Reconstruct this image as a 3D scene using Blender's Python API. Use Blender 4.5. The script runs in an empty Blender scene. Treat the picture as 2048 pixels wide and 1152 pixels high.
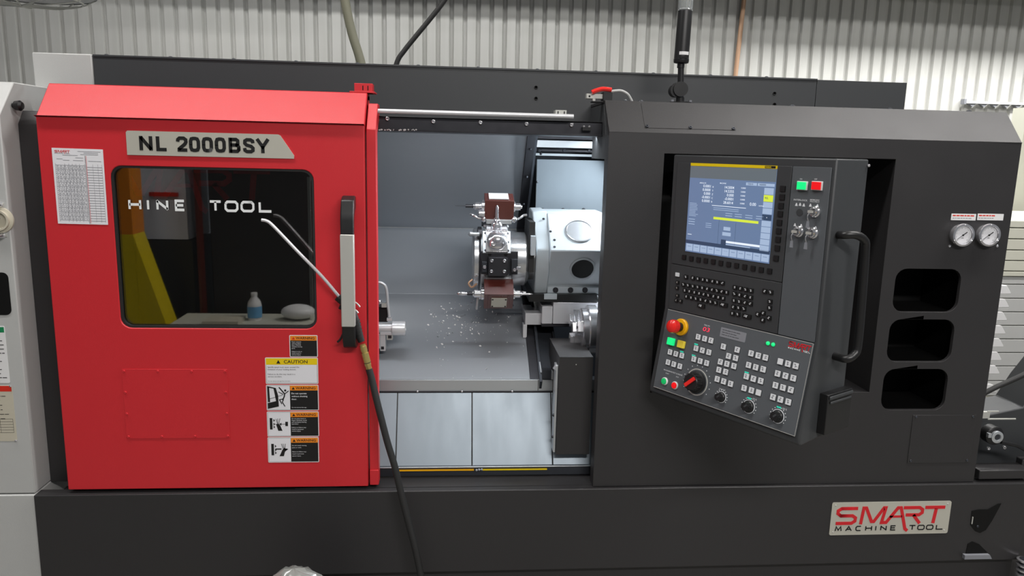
import bpy, bmesh, math, random
from mathutils import Vector as V, Matrix
random.seed(7)
rad = math.radians
S = bpy.context.scene
C = S.collection
# ------------------------------------------------------------------ camera
FPX = 1500.0
CAM = V((0, -2.1, 1.55))
_p, _y, _r = rad(10.31), rad(4.78), rad(1.41)
_f = V((math.sin(_y)*math.cos(_p), math.cos(_y)*math.cos(_p), -math.sin(_p)))
_rt = V((math.cos(_y), -math.sin(_y), 0)); _up = _rt.cross(_f)
RT = _rt*math.cos(_r) + _up*math.sin(_r)
UP = -_rt*math.sin(_r) + _up*math.cos(_r)
cd = bpy.data.cameras.new('camera'); cam = bpy.data.objects.new('camera', cd); C.objects.link(cam)
m = Matrix((RT, UP, -_f)).transposed().to_4x4(); m.translation = CAM
cam.matrix_world = m
cd.sensor_width = 36; cd.lens = 36*FPX/2048; cd.clip_start = .05
S.camera = cam
# ------------------------------------------------------------------ world, exposure
S.view_settings.view_transform = 'Standard'; S.view_settings.look = 'None'
S.view_settings.gamma = 1; S.view_settings.use_curve_mapping = False
S.view_settings.exposure = 0.0
w = bpy.data.worlds.new('World'); S.world = w; w.use_nodes = True
bg = w.node_tree.nodes['Background']; bg.inputs[0].default_value = (.86, .92, 1, 1); bg.inputs[1].default_value = .15

def area(name, loc, rot, sx, sy, power, col=(1, 1, 1), spread=180):
    l = bpy.data.lights.new(name, 'AREA'); l.shape = 'RECTANGLE'; l.size = sx; l.size_y = sy
    l.energy = power; l.color = col; l.spread = rad(spread)
    o = bpy.data.objects.new(name, l); o.location = loc; o.rotation_euler = rot; C.objects.link(o); return o
# workshop tubes in front of the machine, above the operator aisle, and behind it by the cladding, with two wide added troughs
AISLE = [(-1.3, -.55, 3.9, 60), (2.7, -.55, 3.9, 92), (1.1, -3.3, 3.3, 145)]
for x, y, z, w_ in AISLE:
    area('tube_light', (x, y, z-.06), (0, 0, 0), 2.4, .22, w_, (1, .97, .95))
WALLY = 2.5
TROUGH = [(1.6, 2.15, 7.4, .20, .113, .012, 13, 'long black trough light hung closest to the cladding'),
          (2.2, 1.45, 6.4, .24, .059, .012, 10, 'black trough light hung nearest the machine'),
          (-.10, 1.80, 3.3, .30, .102, .012, 21, 'unseen wide black trough light added to brighten the wall above the left half of the lathe'),  # added lamp, lifts the brightness of the left wall
          (3.35, 1.80, 3.4, .30, .133, .06, 74, 'unseen wide black trough light added to brighten the wall above the right half of the lathe')]  # added lamp, its wide source grades the right wall softly brighter
for x, y, L_, w_, dz, sy, p_, lb in TROUGH: area('trough_light', (x, y, 2.74), (0, 0, 0), L_-.2, sy, p_, (1, .99, .97))
# the machine's own work lights, behind the right edge of the opening and under the track beam
area('work_light', (.66, .40, 1.52), (0, rad(50), rad(14)), .30, .06, 8.5, (.86, .94, 1))
area('work_light', (.05, .19, 1.60), (rad(20), 0, 0), .8, .03, 4.2, (.9, .95, 1))

# ------------------------------------------------------------------ materials
def sr(r, g, b):
    f = lambda c: (c/255/12.92) if c/255 <= .04045 else ((c/255+.055)/1.055)**2.4
    return (f(r), f(g), f(b), 1)
MATS = {}
def mat(name, col, rough=.5, metal=0, emit=None, es=0, spec=.5, noise=0, nscale=40, bump=0, bscale=300, aniso=None, coat=0, trans=0):
    m = bpy.data.materials.new(name); m.use_nodes = True; nt = m.node_tree; b = nt.nodes['Principled BSDF']
    b.inputs['Base Color'].default_value = col; b.inputs['Roughness'].default_value = rough
    b.inputs['Metallic'].default_value = metal; b.inputs['Specular IOR Level'].default_value = spec
    b.inputs['Coat Weight'].default_value = coat; b.inputs['Transmission Weight'].default_value = trans
    if emit: b.inputs['Emission Color'].default_value = emit; b.inputs['Emission Strength'].default_value = es
    tc = nt.nodes.new('ShaderNodeTexCoord')
    if noise:
        n = nt.nodes.new('ShaderNodeTexNoise'); n.inputs['Scale'].default_value = nscale; n.inputs['Detail'].default_value = 5
        mp = nt.nodes.new('ShaderNodeMapping'); nt.links.new(tc.outputs['Object'], mp.inputs[0]); nt.links.new(mp.outputs[0], n.inputs['Vector'])
        if aniso: mp.inputs['Scale'].default_value = aniso
        r = nt.nodes.new('ShaderNodeMapRange'); nt.links.new(n.outputs['Fac'], r.inputs[0])
        r.inputs[3].default_value = max(rough-noise, .03); r.inputs[4].default_value = rough+noise
        nt.links.new(r.outputs[0], b.inputs['Roughness'])
    if bump:
        n = nt.nodes.new('ShaderNodeTexNoise'); n.inputs['Scale'].default_value = bscale; n.inputs['Detail'].default_value = 3
        nt.links.new(tc.outputs['Object'], n.inputs['Vector'])
        bp = nt.nodes.new('ShaderNodeBump'); bp.inputs['Strength'].default_value = bump; bp.inputs['Distance'].default_value = .001
        nt.links.new(n.outputs['Fac'], bp.inputs['Height']); nt.links.new(bp.outputs[0], b.inputs['Normal'])
    MATS[name] = m; return m
mat('black_paint', sr(46, 45, 46), .42, noise=.06, nscale=9, bump=.35, bscale=900)
mat('black_void', sr(5, 5, 5), .6, spec=.3)  # near-black; puts the shade inside pockets and openings into the colour
mat('red_paint', sr(206, 42, 50), .40, noise=.05, nscale=9, bump=.3, bscale=900, spec=.5)
mat('grey_paint', sr(186, 187, 185), .42, noise=.05, bump=.3, bscale=900)
mat('cream_paint', sr(200, 200, 186), .5, noise=.05)
mat('charcoal', sr(58, 60, 62), .45, noise=.05, bump=.2, bscale=800)
mat('panel_face', sr(84, 88, 92), .5, noise=.05, bump=.15, bscale=700)
mat('black_plastic', sr(26, 26, 27), .38, noise=.04)
mat('rubber', sr(34, 34, 34), .6, noise=.08)
mat('chrome', sr(222, 222, 226), .17, .85)
mat('bright_steel', sr(205, 210, 214), .34, .7, noise=.12, nscale=14, aniso=(1, 1, 8))
mat('sheet_steel', sr(136, 146, 154), .42, .5, noise=.10, nscale=5, aniso=(4, 1, 1))
mat('way_steel', sr(150, 154, 159), .42, .45, noise=.08, nscale=6, aniso=(1, 1, 10))
mat('dark_steel', sr(70, 73, 79), .36, .6, noise=.1, nscale=20)
mat('turned_steel', sr(205, 207, 210), .27, .8)
mat('lit_steel', sr(222, 223, 226), .3, .3)
mat('cast_white', sr(176, 184, 189), .38, noise=.08, nscale=8, spec=.6)
mat('gunmetal', sr(66, 66, 70), .36, .7, noise=.08)
mat('brown_paint', sr(84, 38, 32), .3, noise=.08, spec=.7)
mat('brass', sr(205, 186, 118), .3, .7, noise=.08)
mat('copper', sr(186, 150, 122), .45, .3, noise=.1)
mat('aluminium', sr(196, 196, 190), .42, .35, noise=.06, aniso=(30, 1, 1))
mat('plate_silver', sr(196, 194, 182), .42, .25, noise=.05)
mat('white', sr(228, 228, 228), .45, noise=.03)
mat('paper', sr(232, 232, 236), .6, noise=.03)
mat('ink', sr(20, 20, 20), .5, noise=.03)
mat('ink_grey', sr(130, 132, 138), .6)
mat('logo_red', sr(206, 30, 40), .4, noise=.03)
mat('logo_white', sr(235, 238, 238), .4, noise=.03)
mat('label_orange', sr(240, 140, 30), .45, noise=.03)
mat('label_yellow', sr(238, 206, 10), .45, noise=.03)
mat('label_green', sr(20, 130, 80), .45, noise=.03)
mat('label_tan', sr(196, 190, 172), .5, noise=.03)
mat('label_red', sr(214, 44, 26), .5, noise=.03)
mat('estop_red', sr(235, 40, 34), .3, noise=.03, coat=.3)
mat('estop_yellow', sr(245, 180, 10), .4, noise=.03)
mat('key_white', sr(222, 225, 228), .4, noise=.03)
mat('key_yellow', sr(238, 214, 70), .4, emit=sr(238, 214, 70), es=.12)
mat('lamp_green', sr(10, 200, 110), .3, emit=sr(30, 225, 130), es=.75)
mat('lamp_green_dim', sr(20, 190, 100), .3, emit=sr(30, 225, 130), es=.12)
mat('lamp_cyan', sr(40, 200, 170), .3, emit=sr(60, 210, 180), es=.35)
mat('lamp_red', sr(220, 20, 24), .3, emit=sr(235, 20, 28), es=.5)
mat('led_red', sr(240, 40, 60), .3, emit=sr(250, 60, 90), es=1.1)
mat('screen_blue', sr(30, 38, 52), .22, emit=sr(112, 134, 170), es=.82)
mat('screen_head', sr(60, 66, 70), .25, emit=sr(118, 128, 136), es=.55)
mat('screen_pale', sr(60, 70, 90), .25, emit=sr(172, 192, 220), es=.85)
mat('screen_dark', sr(20, 26, 36), .22, emit=sr(58, 76, 104), es=.8)
mat('screen_white', sr(120, 120, 120), .25, emit=sr(226, 236, 250), es=.95)
mat('screen_yellow', sr(120, 120, 20), .25, emit=sr(205, 224, 70), es=.95)
mat('tube_glow', (1, 1, 1, 1), .5, emit=(1, .97, .93, 1), es=5)
mat('led_glow', (1, 1, 1, 1), .5, emit=(.86, .94, 1, 1), es=3)
mat('olive_hose', sr(122, 122, 104), .55, noise=.06)
mat('clear_plastic', sr(225, 230, 232), .12, trans=.75)
mat('bag_plastic', sr(128, 130, 126), .22, noise=.1, coat=.4, bump=.6, bscale=25)
mat('yellow_paint', sr(214, 190, 30), .4, noise=.05)
mat('orange_paint', sr(220, 130, 30), .4, noise=.05)
mat('cabinet_grey', sr(225, 227, 235), .5, noise=.05)
mat('concrete', sr(120, 118, 112), .6, noise=.15, nscale=6, bump=.4, bscale=60)
mat('bottle_blue', sr(110, 170, 215), .35, noise=.03)
# corrugated cladding colour with faint dirt streaks that belong to the sheet
def clad():
    m = bpy.data.materials.new('wall_cladding'); m.use_nodes = True; nt = m.node_tree; b = nt.nodes['Principled BSDF']
    tc = nt.nodes.new('ShaderNodeTexCoord'); mp = nt.nodes.new('ShaderNodeMapping'); mp.inputs['Scale'].default_value = (9, 9, .5)
    n = nt.nodes.new('ShaderNodeTexNoise'); n.inputs['Scale'].default_value = 2; n.inputs['Detail'].default_value = 4
    cr = nt.nodes.new('ShaderNodeValToRGB'); cr.color_ramp.elements[0].color = sr(172, 172, 167); cr.color_ramp.elements[1].color = sr(196, 196, 193)
    nt.links.new(tc.outputs['Object'], mp.inputs[0]); nt.links.new(mp.outputs[0], n.inputs['Vector']); nt.links.new(n.outputs['Fac'], cr.inputs[0])
    nt.links.new(cr.outputs[0], b.inputs['Base Color']); b.inputs['Roughness'].default_value = .55; MATS['wall_cladding'] = m
clad()
def glass():
    m = bpy.data.materials.new('window_glass'); m.use_nodes = True; nt = m.node_tree; nt.nodes.clear()
    o = nt.nodes.new('ShaderNodeOutputMaterial'); mx = nt.nodes.new('ShaderNodeMixShader'); t = nt.nodes.new('ShaderNodeBsdfTransparent')
    g = nt.nodes.new('ShaderNodeBsdfGlossy'); g.inputs['Roughness'].default_value = .015
    t.inputs[0].default_value = (.92, .93, .92, 1)
    fr = nt.nodes.new('ShaderNodeFresnel'); fr.inputs[0].default_value = 2.2
    nt.links.new(fr.outputs[0], mx.inputs[0]); nt.links.new(t.outputs[0], mx.inputs[1]); nt.links.new(g.outputs[0], mx.inputs[2]); nt.links.new(mx.outputs[0], o.inputs[0])
    MATS['window_glass'] = m
glass()
# ------------------------------------------------------------------ helpers
def ray(px, py):
    return (_f + RT*((px-1024)/FPX) - UP*((py-576)/FPX))
def atY(px, py, Y=0.):
    d = ray(px, py); return CAM + d*((Y-CAM.y)/d.y)
def atX(px, py, X):
    d = ray(px, py); return CAM + d*((X-CAM.x)/d.x)
class Frame:
    def __init__(s, o, u, v, n): s.o = V(o); s.u = V(u); s.v = V(v); s.n = V(n)
    def w(s, a, b, d=0.): return s.o + s.u*a + s.v*b + s.n*d
    def px(s, x, y, d=0.):
        r = ray(x, y); o = s.o + s.n*d; t = (o-CAM).dot(s.n)/r.dot(s.n); q = CAM + r*t - s.o
        return (q.dot(s.u), q.dot(s.v))
FR = Frame((0, 0, 0), (1, 0, 0), (0, 0, 1), (0, -1, 0))       # the machine's front plane
def YF(Y): return Frame((0, Y, 0), (1, 0, 0), (0, 0, 1), (0, -1, 0))
def basis(ax):
    ax = ax.normalized(); t = V((0, 0, 1)) if abs(ax.z) < .9 else V((1, 0, 0))
    a = ax.cross(t).normalized(); return a, ax.cross(a).normalized()
def catmull(P, n=6):
    P = [V(p) for p in P]; Q = [P[0]*2-P[1]] + P + [P[-1]*2-P[-2]]; out = []
    for i in range(1, len(Q)-2):
        for k in range(n):
            t = k/n; a, b, c, d = Q[i-1:i+3]
            out.append(.5*((2*b)+(c-a)*t+(2*a-5*b+4*c-d)*t*t+(3*b-a-3*c+d)*t*t*t))
    return out+[P[-1]]
def rrect(a0, b0, a1, b1, r, n=5):
    out = []
    for cx, cy, s in ((a1-r, b1-r, 0), (a0+r, b1-r, 90), (a0+r, b0+r, 180), (a1-r, b0+r, 270)):
        for k in range(n+1):
            t = rad(s+90*k/n); out.append((cx+r*math.cos(t), cy+r*math.sin(t)))
    return out
def circ(a, b, r, n=24): return [(a+r*math.cos(2*math.pi*k/n), b+r*math.sin(2*math.pi*k/n)) for k in range(n)]
TEXTC = {}
def curve_mesh(cu):
    o = bpy.data.objects.new('t', cu); C.objects.link(o)
    dg = bpy.context.evaluated_depsgraph_get(); dg.update()
    me = bpy.data.meshes.new_from_object(o.evaluated_get(dg))
    vs = [v.co.copy() for v in me.vertices]; fs = [tuple(p.vertices) for p in me.polygons]
    bpy.data.objects.remove(o); bpy.data.curves.remove(cu); bpy.data.meshes.remove(me)
    return vs, fs
def text_geo(s, bold):
    k = (s, bold)
    if k not in TEXTC:
        cu = bpy.data.curves.new('t', 'FONT'); cu.body = s; cu.size = 1; cu.offset = bold; cu.resolution_u = 3
        TEXTC[k] = curve_mesh(cu)
    return TEXTC[k]
class MB:
    def __init__(s): s.v = []; s.f = []; s.m = []; s.sm = []; s.mats = []
    def mi(s, name):
        if name not in s.mats: s.mats.append(name)
        return s.mats.index(name)
    def add(s, vs, fs, mt, smooth=False):
        k = len(s.v); s.v += [V(v) for v in vs]; i = s.mi(mt)
        for f in fs: s.f.append(tuple(k+a for a in f)); s.m.append(i); s.sm.append(smooth)
        return s
    def hexa(s, P, mt):    # 8 corners: bottom 4, top 4
        return s.add(P, [(3, 2, 1, 0), (4, 5, 6, 7), (0, 1, 5, 4), (1, 2, 6, 5), (2, 3, 7, 6), (3, 0, 4, 7)], mt)
    def fbox(s, F, a0, b0, a1, b1, d0, d1, mt):
        return s.hexa([F.w(a0, b0, d0), F.w(a1, b0, d0), F.w(a1, b1, d0), F.w(a0, b1, d0), F.w(a0, b0, d1), F.w(a1, b0, d1), F.w(a1, b1, d1), F.w(a0, b1, d1)], mt)
    def box(s, x0, y0, z0, x1, y1, z1, mt):
        return s.hexa([V(p) for p in ((x0, y0, z0), (x1, y0, z0), (x1, y1, z0), (x0, y1, z0), (x0, y0, z1), (x1, y0, z1), (x1, y1, z1), (x0, y1, z1))], mt)
    def poly(s, F, pts, d0, d1, mt):
        n = len(pts)
        vs = [F.w(a, b, d0) for a, b in pts] + [F.w(a, b, d1) for a, b in pts]
        return s.add(vs, [tuple(range(n))[::-1], tuple(range(n, 2*n))] + [(i, (i+1) % n, n+(i+1) % n, n+i) for i in range(n)], mt)
    def prism(s, prof, x0, x1, mt):      # prof = (Y,Z) outline, run along X
        n = len(prof)
        vs = [(x0, y, z) for y, z in prof] + [(x1, y, z) for y, z in prof]
        return s.add(vs, [tuple(range(n)), tuple(range(n, 2*n))[::-1]] + [(i, n+i, n+(i+1) % n, (i+1) % n) for i in range(n)], mt)
    def plate(s, F, loops, d0, d1, mt):  # outline with holes
        cu = bpy.data.curves.new('p', 'CURVE'); cu.dimensions = '2D'; cu.fill_mode = 'BOTH'; cu.extrude = abs(d1-d0)/2
        for L in loops:
            sp = cu.splines.new('POLY'); sp.points.add(len(L)-1); sp.use_cyclic_u = True
            for i, (a, b) in enumerate(L): sp.points[i].co = (a, b, 0, 1)
        vs, fs = curve_mesh(cu)
        return s.add([F.w(v.x, v.y, (d0+d1)/2+v.z) for v in vs], fs, mt)
    def text(s, F, t, a, b, h, mt, w=None, d=.0004, bold=0., align='l', slant=0):
        vs, fs = text_geo(t, bold)
        if not vs: return s
        x0 = min(v.x for v in vs); x1 = max(v.x for v in vs)
        k = h/.72; kx = (w/(x1-x0)) if w else k
        W = (x1-x0)*kx; off = {'l': 0, 'c': -W/2, 'r': -W}[align]
        return s.add([F.w(a+off+(v.x-x0)*kx+slant*v.y*k, b+v.y*k, d) for v in vs], fs, mt)
    def cyl(s, p0, p1, r0, mt, r1=None, n=24, cap=True, smooth=True):
        p0 = V(p0); p1 = V(p1); r1 = r0 if r1 is None else r1; a, b = basis(p1-p0); k = len(s.v)
        cs = [(math.cos(2*math.pi*i/n), math.sin(2*math.pi*i/n)) for i in range(n)]
        vs = [p0+(a*c+b*t)*r0 for c, t in cs] + [p1+(a*c+b*t)*r1 for c, t in cs]
        s.add(vs, [(i, (i+1) % n, n+(i+1) % n, n+i) for i in range(n)], mt, smooth)
        if cap: s.add(vs, [tuple(range(n))[::-1], tuple(range(n, 2*n))], mt)
        return s
    def lathe(s, o, ax, prof, mt, n=28, smooth=True):   # prof (t, r) along the axis
        o = V(o); ax = V(ax).normalized(); a, b = basis(ax)
        for (t0, r0), (t1, r1) in zip(prof, prof[1:]):
            if abs(t0-t1) < 1e-7 and abs(r0-r1) < 1e-7: continue
            s.cyl2(o+ax*t0, o+ax*t1, r0, r1, a, b, mt, n, smooth)
        return s
    def cyl2(s, p0, p1, r0, r1, a, b, mt, n, smooth):
        cs = [(math.cos(2*math.pi*i/n), math.sin(2*math.pi*i/n)) for i in range(n)]
        if r0 < 1e-6: vs = [p0]+[p1+(a*c+b*t)*r1 for c, t in cs]; fs = [(0, 1+(i+1) % n, 1+i) for i in range(n)]
        elif r1 < 1e-6: vs = [p1]+[p0+(a*c+b*t)*r0 for c, t in cs]; fs = [(0, 1+i, 1+(i+1) % n) for i in range(n)]
        else: vs = [p0+(a*c+b*t)*r0 for c, t in cs] + [p1+(a*c+b*t)*r1 for c, t in cs]; fs = [(i, (i+1) % n, n+(i+1) % n, n+i) for i in range(n)]
        s.add(vs, fs, mt, smooth)
    def tube(s, pts, r, mt, n=12, smooth_n=6, rs=None, flat=None):
        P = catmull(pts, smooth_n) if smooth_n else [V(p) for p in pts]
        up = None; rings = []
        for i, p in enumerate(P):
            t = (P[min(i+1, len(P)-1)]-P[max(i-1, 0)]).normalized()
            if up is None: a, b = basis(t)
            else: a = (up-t*up.dot(t)).normalized(); b = t.cross(a)
            up = a; rr = r if rs is None else rs(i/(len(P)-1))
            rings.append([p+(a*math.cos(2*math.pi*k/n)+b*math.sin(2*math.pi*k/n))*rr for k in range(n)])
        vs = [q for R in rings for q in R]; fs = []
        for i in range(len(P)-1):
            for k in range(n): fs.append((i*n+k, i*n+(k+1) % n, (i+1)*n+(k+1) % n, (i+1)*n+k))
        s.add(vs, fs, mt, True); s.add(rings[0], [tuple(range(n))[::-1]], mt); s.add(rings[-1], [tuple(range(n))], mt)
        return s
    def sphere(s, c, r, mt, n=16, sc=(1, 1, 1), zmin=-1):
        c = V(c); vs = []; fs = []; m_ = n//2
        for i in range(m_+1):
            ph = math.pi*i/m_; z = math.cos(ph)
            for k in range(n):
                th = 2*math.pi*k/n; vs.append(c+V((r*sc[0]*math.sin(ph)*math.cos(th), r*sc[1]*math.sin(ph)*math.sin(th), r*sc[2]*max(z, zmin))))
        for i in range(m_):
            for k in range(n): fs.append((i*n+k, (i+1)*n+k, (i+1)*n+(k+1) % n, i*n+(k+1) % n))
        return s.add(vs, fs, mt, True)
    def stroke(s, F, pts, wd, mt, d0=0, d1=.0006, fn=None):   # mitred ribbon through 2-D points
        n = len(pts); L = []; R_ = []
        P = [V((a, b)) for a, b in pts]
        for i in range(n):
            d_ = [(P[j+1]-P[j]).normalized() for j in (i-1, i) if 0 <= j < n-1]
            t = sum(d_, V((0, 0))).normalized(); nn = V((-t.y, t.x)); c = max(nn.dot(V((-d_[0].y, d_[0].x))), .5)
            L.append(P[i]+nn*(wd/2/c)); R_.append(P[i]-nn*(wd/2/c))
        g = fn or (lambda a, b: (a, b))
        for i in range(n-1):
            q = [g(*L[i]), g(*L[i+1]), g(*R_[i+1]), g(*R_[i])]
            s.poly(F, q, d0, d1, mt)
        return s
    def build(s, name, parent=None, bevel=0, seg=2, **props):
        o0 = root_loc(parent) if parent else V((0, 0, 0))
        me = bpy.data.meshes.new(name); me.from_pydata([v-o0 for v in s.v], [], s.f)
        for mn in s.mats: me.materials.append(MATS[mn])
        me.polygons.foreach_set('material_index', s.m); me.polygons.foreach_set('use_smooth', s.sm)
        bm = bmesh.new(); bm.from_mesh(me); bmesh.ops.remove_doubles(bm, verts=bm.verts, dist=1e-6)
        bmesh.ops.recalc_face_normals(bm, faces=bm.faces); bm.to_mesh(me); bm.free(); me.set_sharp_from_angle(angle=rad(38)); me.update()
        o = bpy.data.objects.new(name, me); C.objects.link(o)
        if parent: o.parent = parent
        if bevel:
            b = o.modifiers.new('b', 'BEVEL'); b.width = bevel; b.segments = seg; b.limit_method = 'ANGLE'; b.angle_limit = rad(35)
        for k, v in props.items(): o[k] = v
        return o
def root_loc(o):
    while o.parent: o = o.parent
    return V(o.location)
def thing(name, label, cat, loc=(0, 0, 0), group=None):
    o = bpy.data.objects.new(name, None); C.objects.link(o); o.location = loc; o.empty_display_size = .05
    o['label'] = label; o['category'] = cat
    if group: o['group'] = group
    return o
def bolt(mb, F, a, b, d, r, mt='dark_steel', h=.004, hexhole=True):
    o = F.w(a, b, d); mb.lathe(o, F.n, [(0, r), (h*.7, r), (h, r*.75), (h, r*.45), (h*.4, r*.4), (h*.4, 0)], mt, 12)

# ------------------------------------------------------------------ the room
X0W, X1W = -4.2, 5.4
mb = MB(); mb.box(X0W, -5.2, -.12, X1W, 3.2, 0, 'concrete'); mb.build('floor', kind='structure')
mb = MB(); mb.box(X0W, -5.2, 4.2, X1W, 3.2, 4.3, 'cream_paint'); mb.build('ceiling', kind='structure')
mb = MB(); pitch = .078; x = X0W; top = []
while x < X1W:
    top += [(x, 0), (x+.044, 0), (x+.052, .020), (x+.066, .020), (x+.073, 0)]; x += pitch
prof = [(a, WALLY+b) for a, b in top] + [(X1W, WALLY+.04), (X0W, WALLY+.04)]
n = len(prof); vs = [(a, b, 0) for a, b in prof] + [(a, b, 4.2) for a, b in prof]
mb.add(vs, [tuple(range(n)), tuple(range(n, 2*n))[::-1]] + [(i, (i+1) % n, n+(i+1) % n, n+i) for i in range(n)], 'wall_cladding')
mb.build('wall_back', kind='structure')
# ------------------------------------------------------------------ luminaires
for i, (x, y, z, w_) in enumerate(AISLE):
    t = thing('ceiling_light', ['twin tube ceiling light over the aisle, left of the camera', 'twin tube ceiling light over the aisle, right of the camera', 'tube ceiling light furthest out over the aisle'][i], 'ceiling light', (x, y, z), 'tube lights over the aisle')
    mb = MB(); mb.box(x-1.25, y-.15, z, x+1.25, y+.15, z+.3, 'white'); mb.build('lamp_housing', t, .01)
    for s_ in (-.07, .07):
        mb = MB(); mb.cyl((x-1.2, y+s_, z-.022), (x+1.2, y+s_, z-.022), .018, 'tube_glow', n=12); mb.build('tube', t)
def trough(xc, y, z, L, label, dz=.13, w=.24):
    t = thing('trough_light', label, 'ceiling light', (xc, y, z), 'trough lights above the cladding')
    a, b = xc-L/2, xc+L/2
    mb = MB(); mb.box(a, y-w/2, z, b, y+w/2, z+.02, 'black_void'); mb.box(a, y-w/2-.01, z-dz, b, y-w/2, z+.02, 'black_void'); mb.box(a, y+w/2, z-dz, b, y+w/2+.01, z+.02, 'black_void')
    mb.box(a-.01, y-w/2, z-dz, a, y+w/2, z+.02, 'black_void'); mb.box(b, y-w/2, z-dz, b+.01, y+w/2, z+.02, 'black_void'); mb.build('lamp_hood', t)
    for q in (a+.2, b-.2):
        mb = MB(); mb.cyl((q, y, z+.02), (q, y, 4.2), .006, 'dark_steel', n=8); mb.build('hanger', t)
for x, y, L_, w_, dz, sy, p_, lb in TROUGH: trough(x, y, 2.75, L_, lb, dz, w_)
# ------------------------------------------------------------------ logo, shared by the plates and decals
def logo(mb, F, fn, red, txt, d0=0, d1=.0008, small=True, tail=None):
    W = 26 if red else 0
    st = lambda pts, w_, mt: mb.stroke(F, pts, w_, mt, d0, d1, fn)
    if not red: st = lambda *a: None
    st([(325, 580), (190, 580), (160, 598), (160, 620), (188, 640), (285, 640), (312, 658), (310, 684), (282, 702), (150, 702)], W, red)
    st([(360, 712), (374, 578), (396, 578), (450, 690), (470, 690), (545, 578), (560, 578), (536, 700), (575, 700), (664, 580), (690, 580), (742, 755), (765, 772)], W, red)
    st([(600, 652), (705, 652)], 18, red)
    st([(712, 580), (848, 580), (874, 597), (874, 622), (848, 640), (735, 640)], W, red); st([(800, 640), (862, 712)], W, red)
    st([(895, 580), (1065, 580)], W, red); st([(990, 590), (976, 712)], 28, red)
    if not small: return
    t = lambda pts: mb.stroke(F, pts, 10 if tail else 9, txt, d0, d1, fn)
    y0, y1 = 729, 764
    if tail: t_ = t; t = lambda p_: t_(p_) if tail[0] < min(q[0] for q in p_) < tail[1] else None
    t([(152, y1), (158, y0), (177, y1-6), (196, y0), (202, y1)])
    t([(240, y1), (264, y0), (288, y1)]); t([(250, y1-12), (278, y1-12)])
    t([(366, y0), (335, y0), (326, y0+9), (326, y1-9), (335, y1), (366, y1)])
    t([(409, y0), (409, y1)]); t([(458, y0), (458, y1)]); t([(409, 746), (458, 746)])
    t([(494, y0), (494, y1)])
    t([(537, y1), (537, y0)]); t([(582, y1), (582, y0)]); t([(535, y0+1), (584, y1-1)])
    t([(660, y0), (622, y0), (622, y1), (660, y1)]); t([(622, 746), (656, 746)])
    t([(780, y0), (830, y0)]); t([(805, y0), (805, y1)])
    for a in (852, 927): t([(a, y0+8), (a+9, y0), (a+46, y0), (a+55, y0+8), (a+55, y1-8), (a+46, y1), (a+9, y1), (a, y1-8), (a, y0+8)])
    t([(1012, y0), (1012, y1), (1066, y1)])

ZF, ZT, ZB, ZK = 1.611, 1.701, .556, .292
XL, XR, XH, XDL, XDR = -1.174, 1.655, .436, -1.084, -.206
BY, BZ = .08, ZT-ZF
bn = V((0, -BZ, BY)).normalized(); bv = V((0, BY, BZ)).normalized()
BEV = Frame((0, 0, ZF), (1, 0, 0), bv, bn)
BL = math.hypot(BY, BZ)
lathe = thing('cnc_lathe', 'large black and red CNC lathe with a light grey left end cover', 'lathe', (.24, .7, 0))
# base
FB = YF(-.012)
mb = MB(); mb.box(XL, -.012, ZK, 1.84, .030, ZB, 'black_paint'); mb.box(XL, .030, ZK, 1.66, 1.4, .50, 'black_paint'); mb.build('base_cover', lathe, .003)
mb = MB(); mb.box(XL+.02, .012, .05, 1.66, 1.35, ZK-.001, 'black_paint'); mb.box(1.66, .012, .05, 1.84, .03, ZK-.001, 'black_paint'); mb.build('plinth', lathe, .003)
for x in (-1.9, -1.0, .2, 1.5):
    mb = MB(); mb.cyl((x, .12, 0), (x, .12, .05), .04, 'dark_steel'); mb.build('levelling_foot', lathe)
# triangular openings with a shelf at the right end of the base
def pxpoly(mb, F, pts, d0, d1, mt): mb.poly(F, [F.px(x, y, d1) for x, y in pts], d0, d1, mt)
mb = MB(); pxpoly(mb, FB, [(1944, 1022), (1958, 1019), (1976, 1019), (1996, 1008), (2003, 1007), (1984, 1042), (1972, 1060), (1960, 1066), (1950, 1062), (1941, 1050)], .0, .0016, 'black_void')
pxpoly(mb, FB, [(1936, 1088), (1945, 1083), (1958, 1088), (1978, 1108), (1980, 1110), (1931, 1110)], 0, .0016, 'black_void'); mb.build('base_opening', lathe)
mb = MB(); pxpoly(mb, FB, [(1930, 1111), (1980, 1110), (1984, 1118), (1929, 1119)], 0, .012, 'ink_grey'); mb.build('shelf', lathe); mb = MB()
a, b = FB.px(1943, 1040); mb.fbox(FB, a-.001, b-.012, a+.002, b+.012, 0, .004, 'aluminium')
mb.build('shelf_bracket', lathe)
def screws(F, pts, r, mt, parent, h=.004, d=0, name='screw', px=True):
    for p in pts:
        a, b = F.px(*p) if px else p; mb = MB(); bolt(mb, F, a, b, d, r, mt, h); mb.build(name, parent)
screws(FB, ((1954, 1052), (1988, 922), (2018, 922), (1996, 942))[:1], .004, 'dark_steel', lathe, d=.001)
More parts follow.
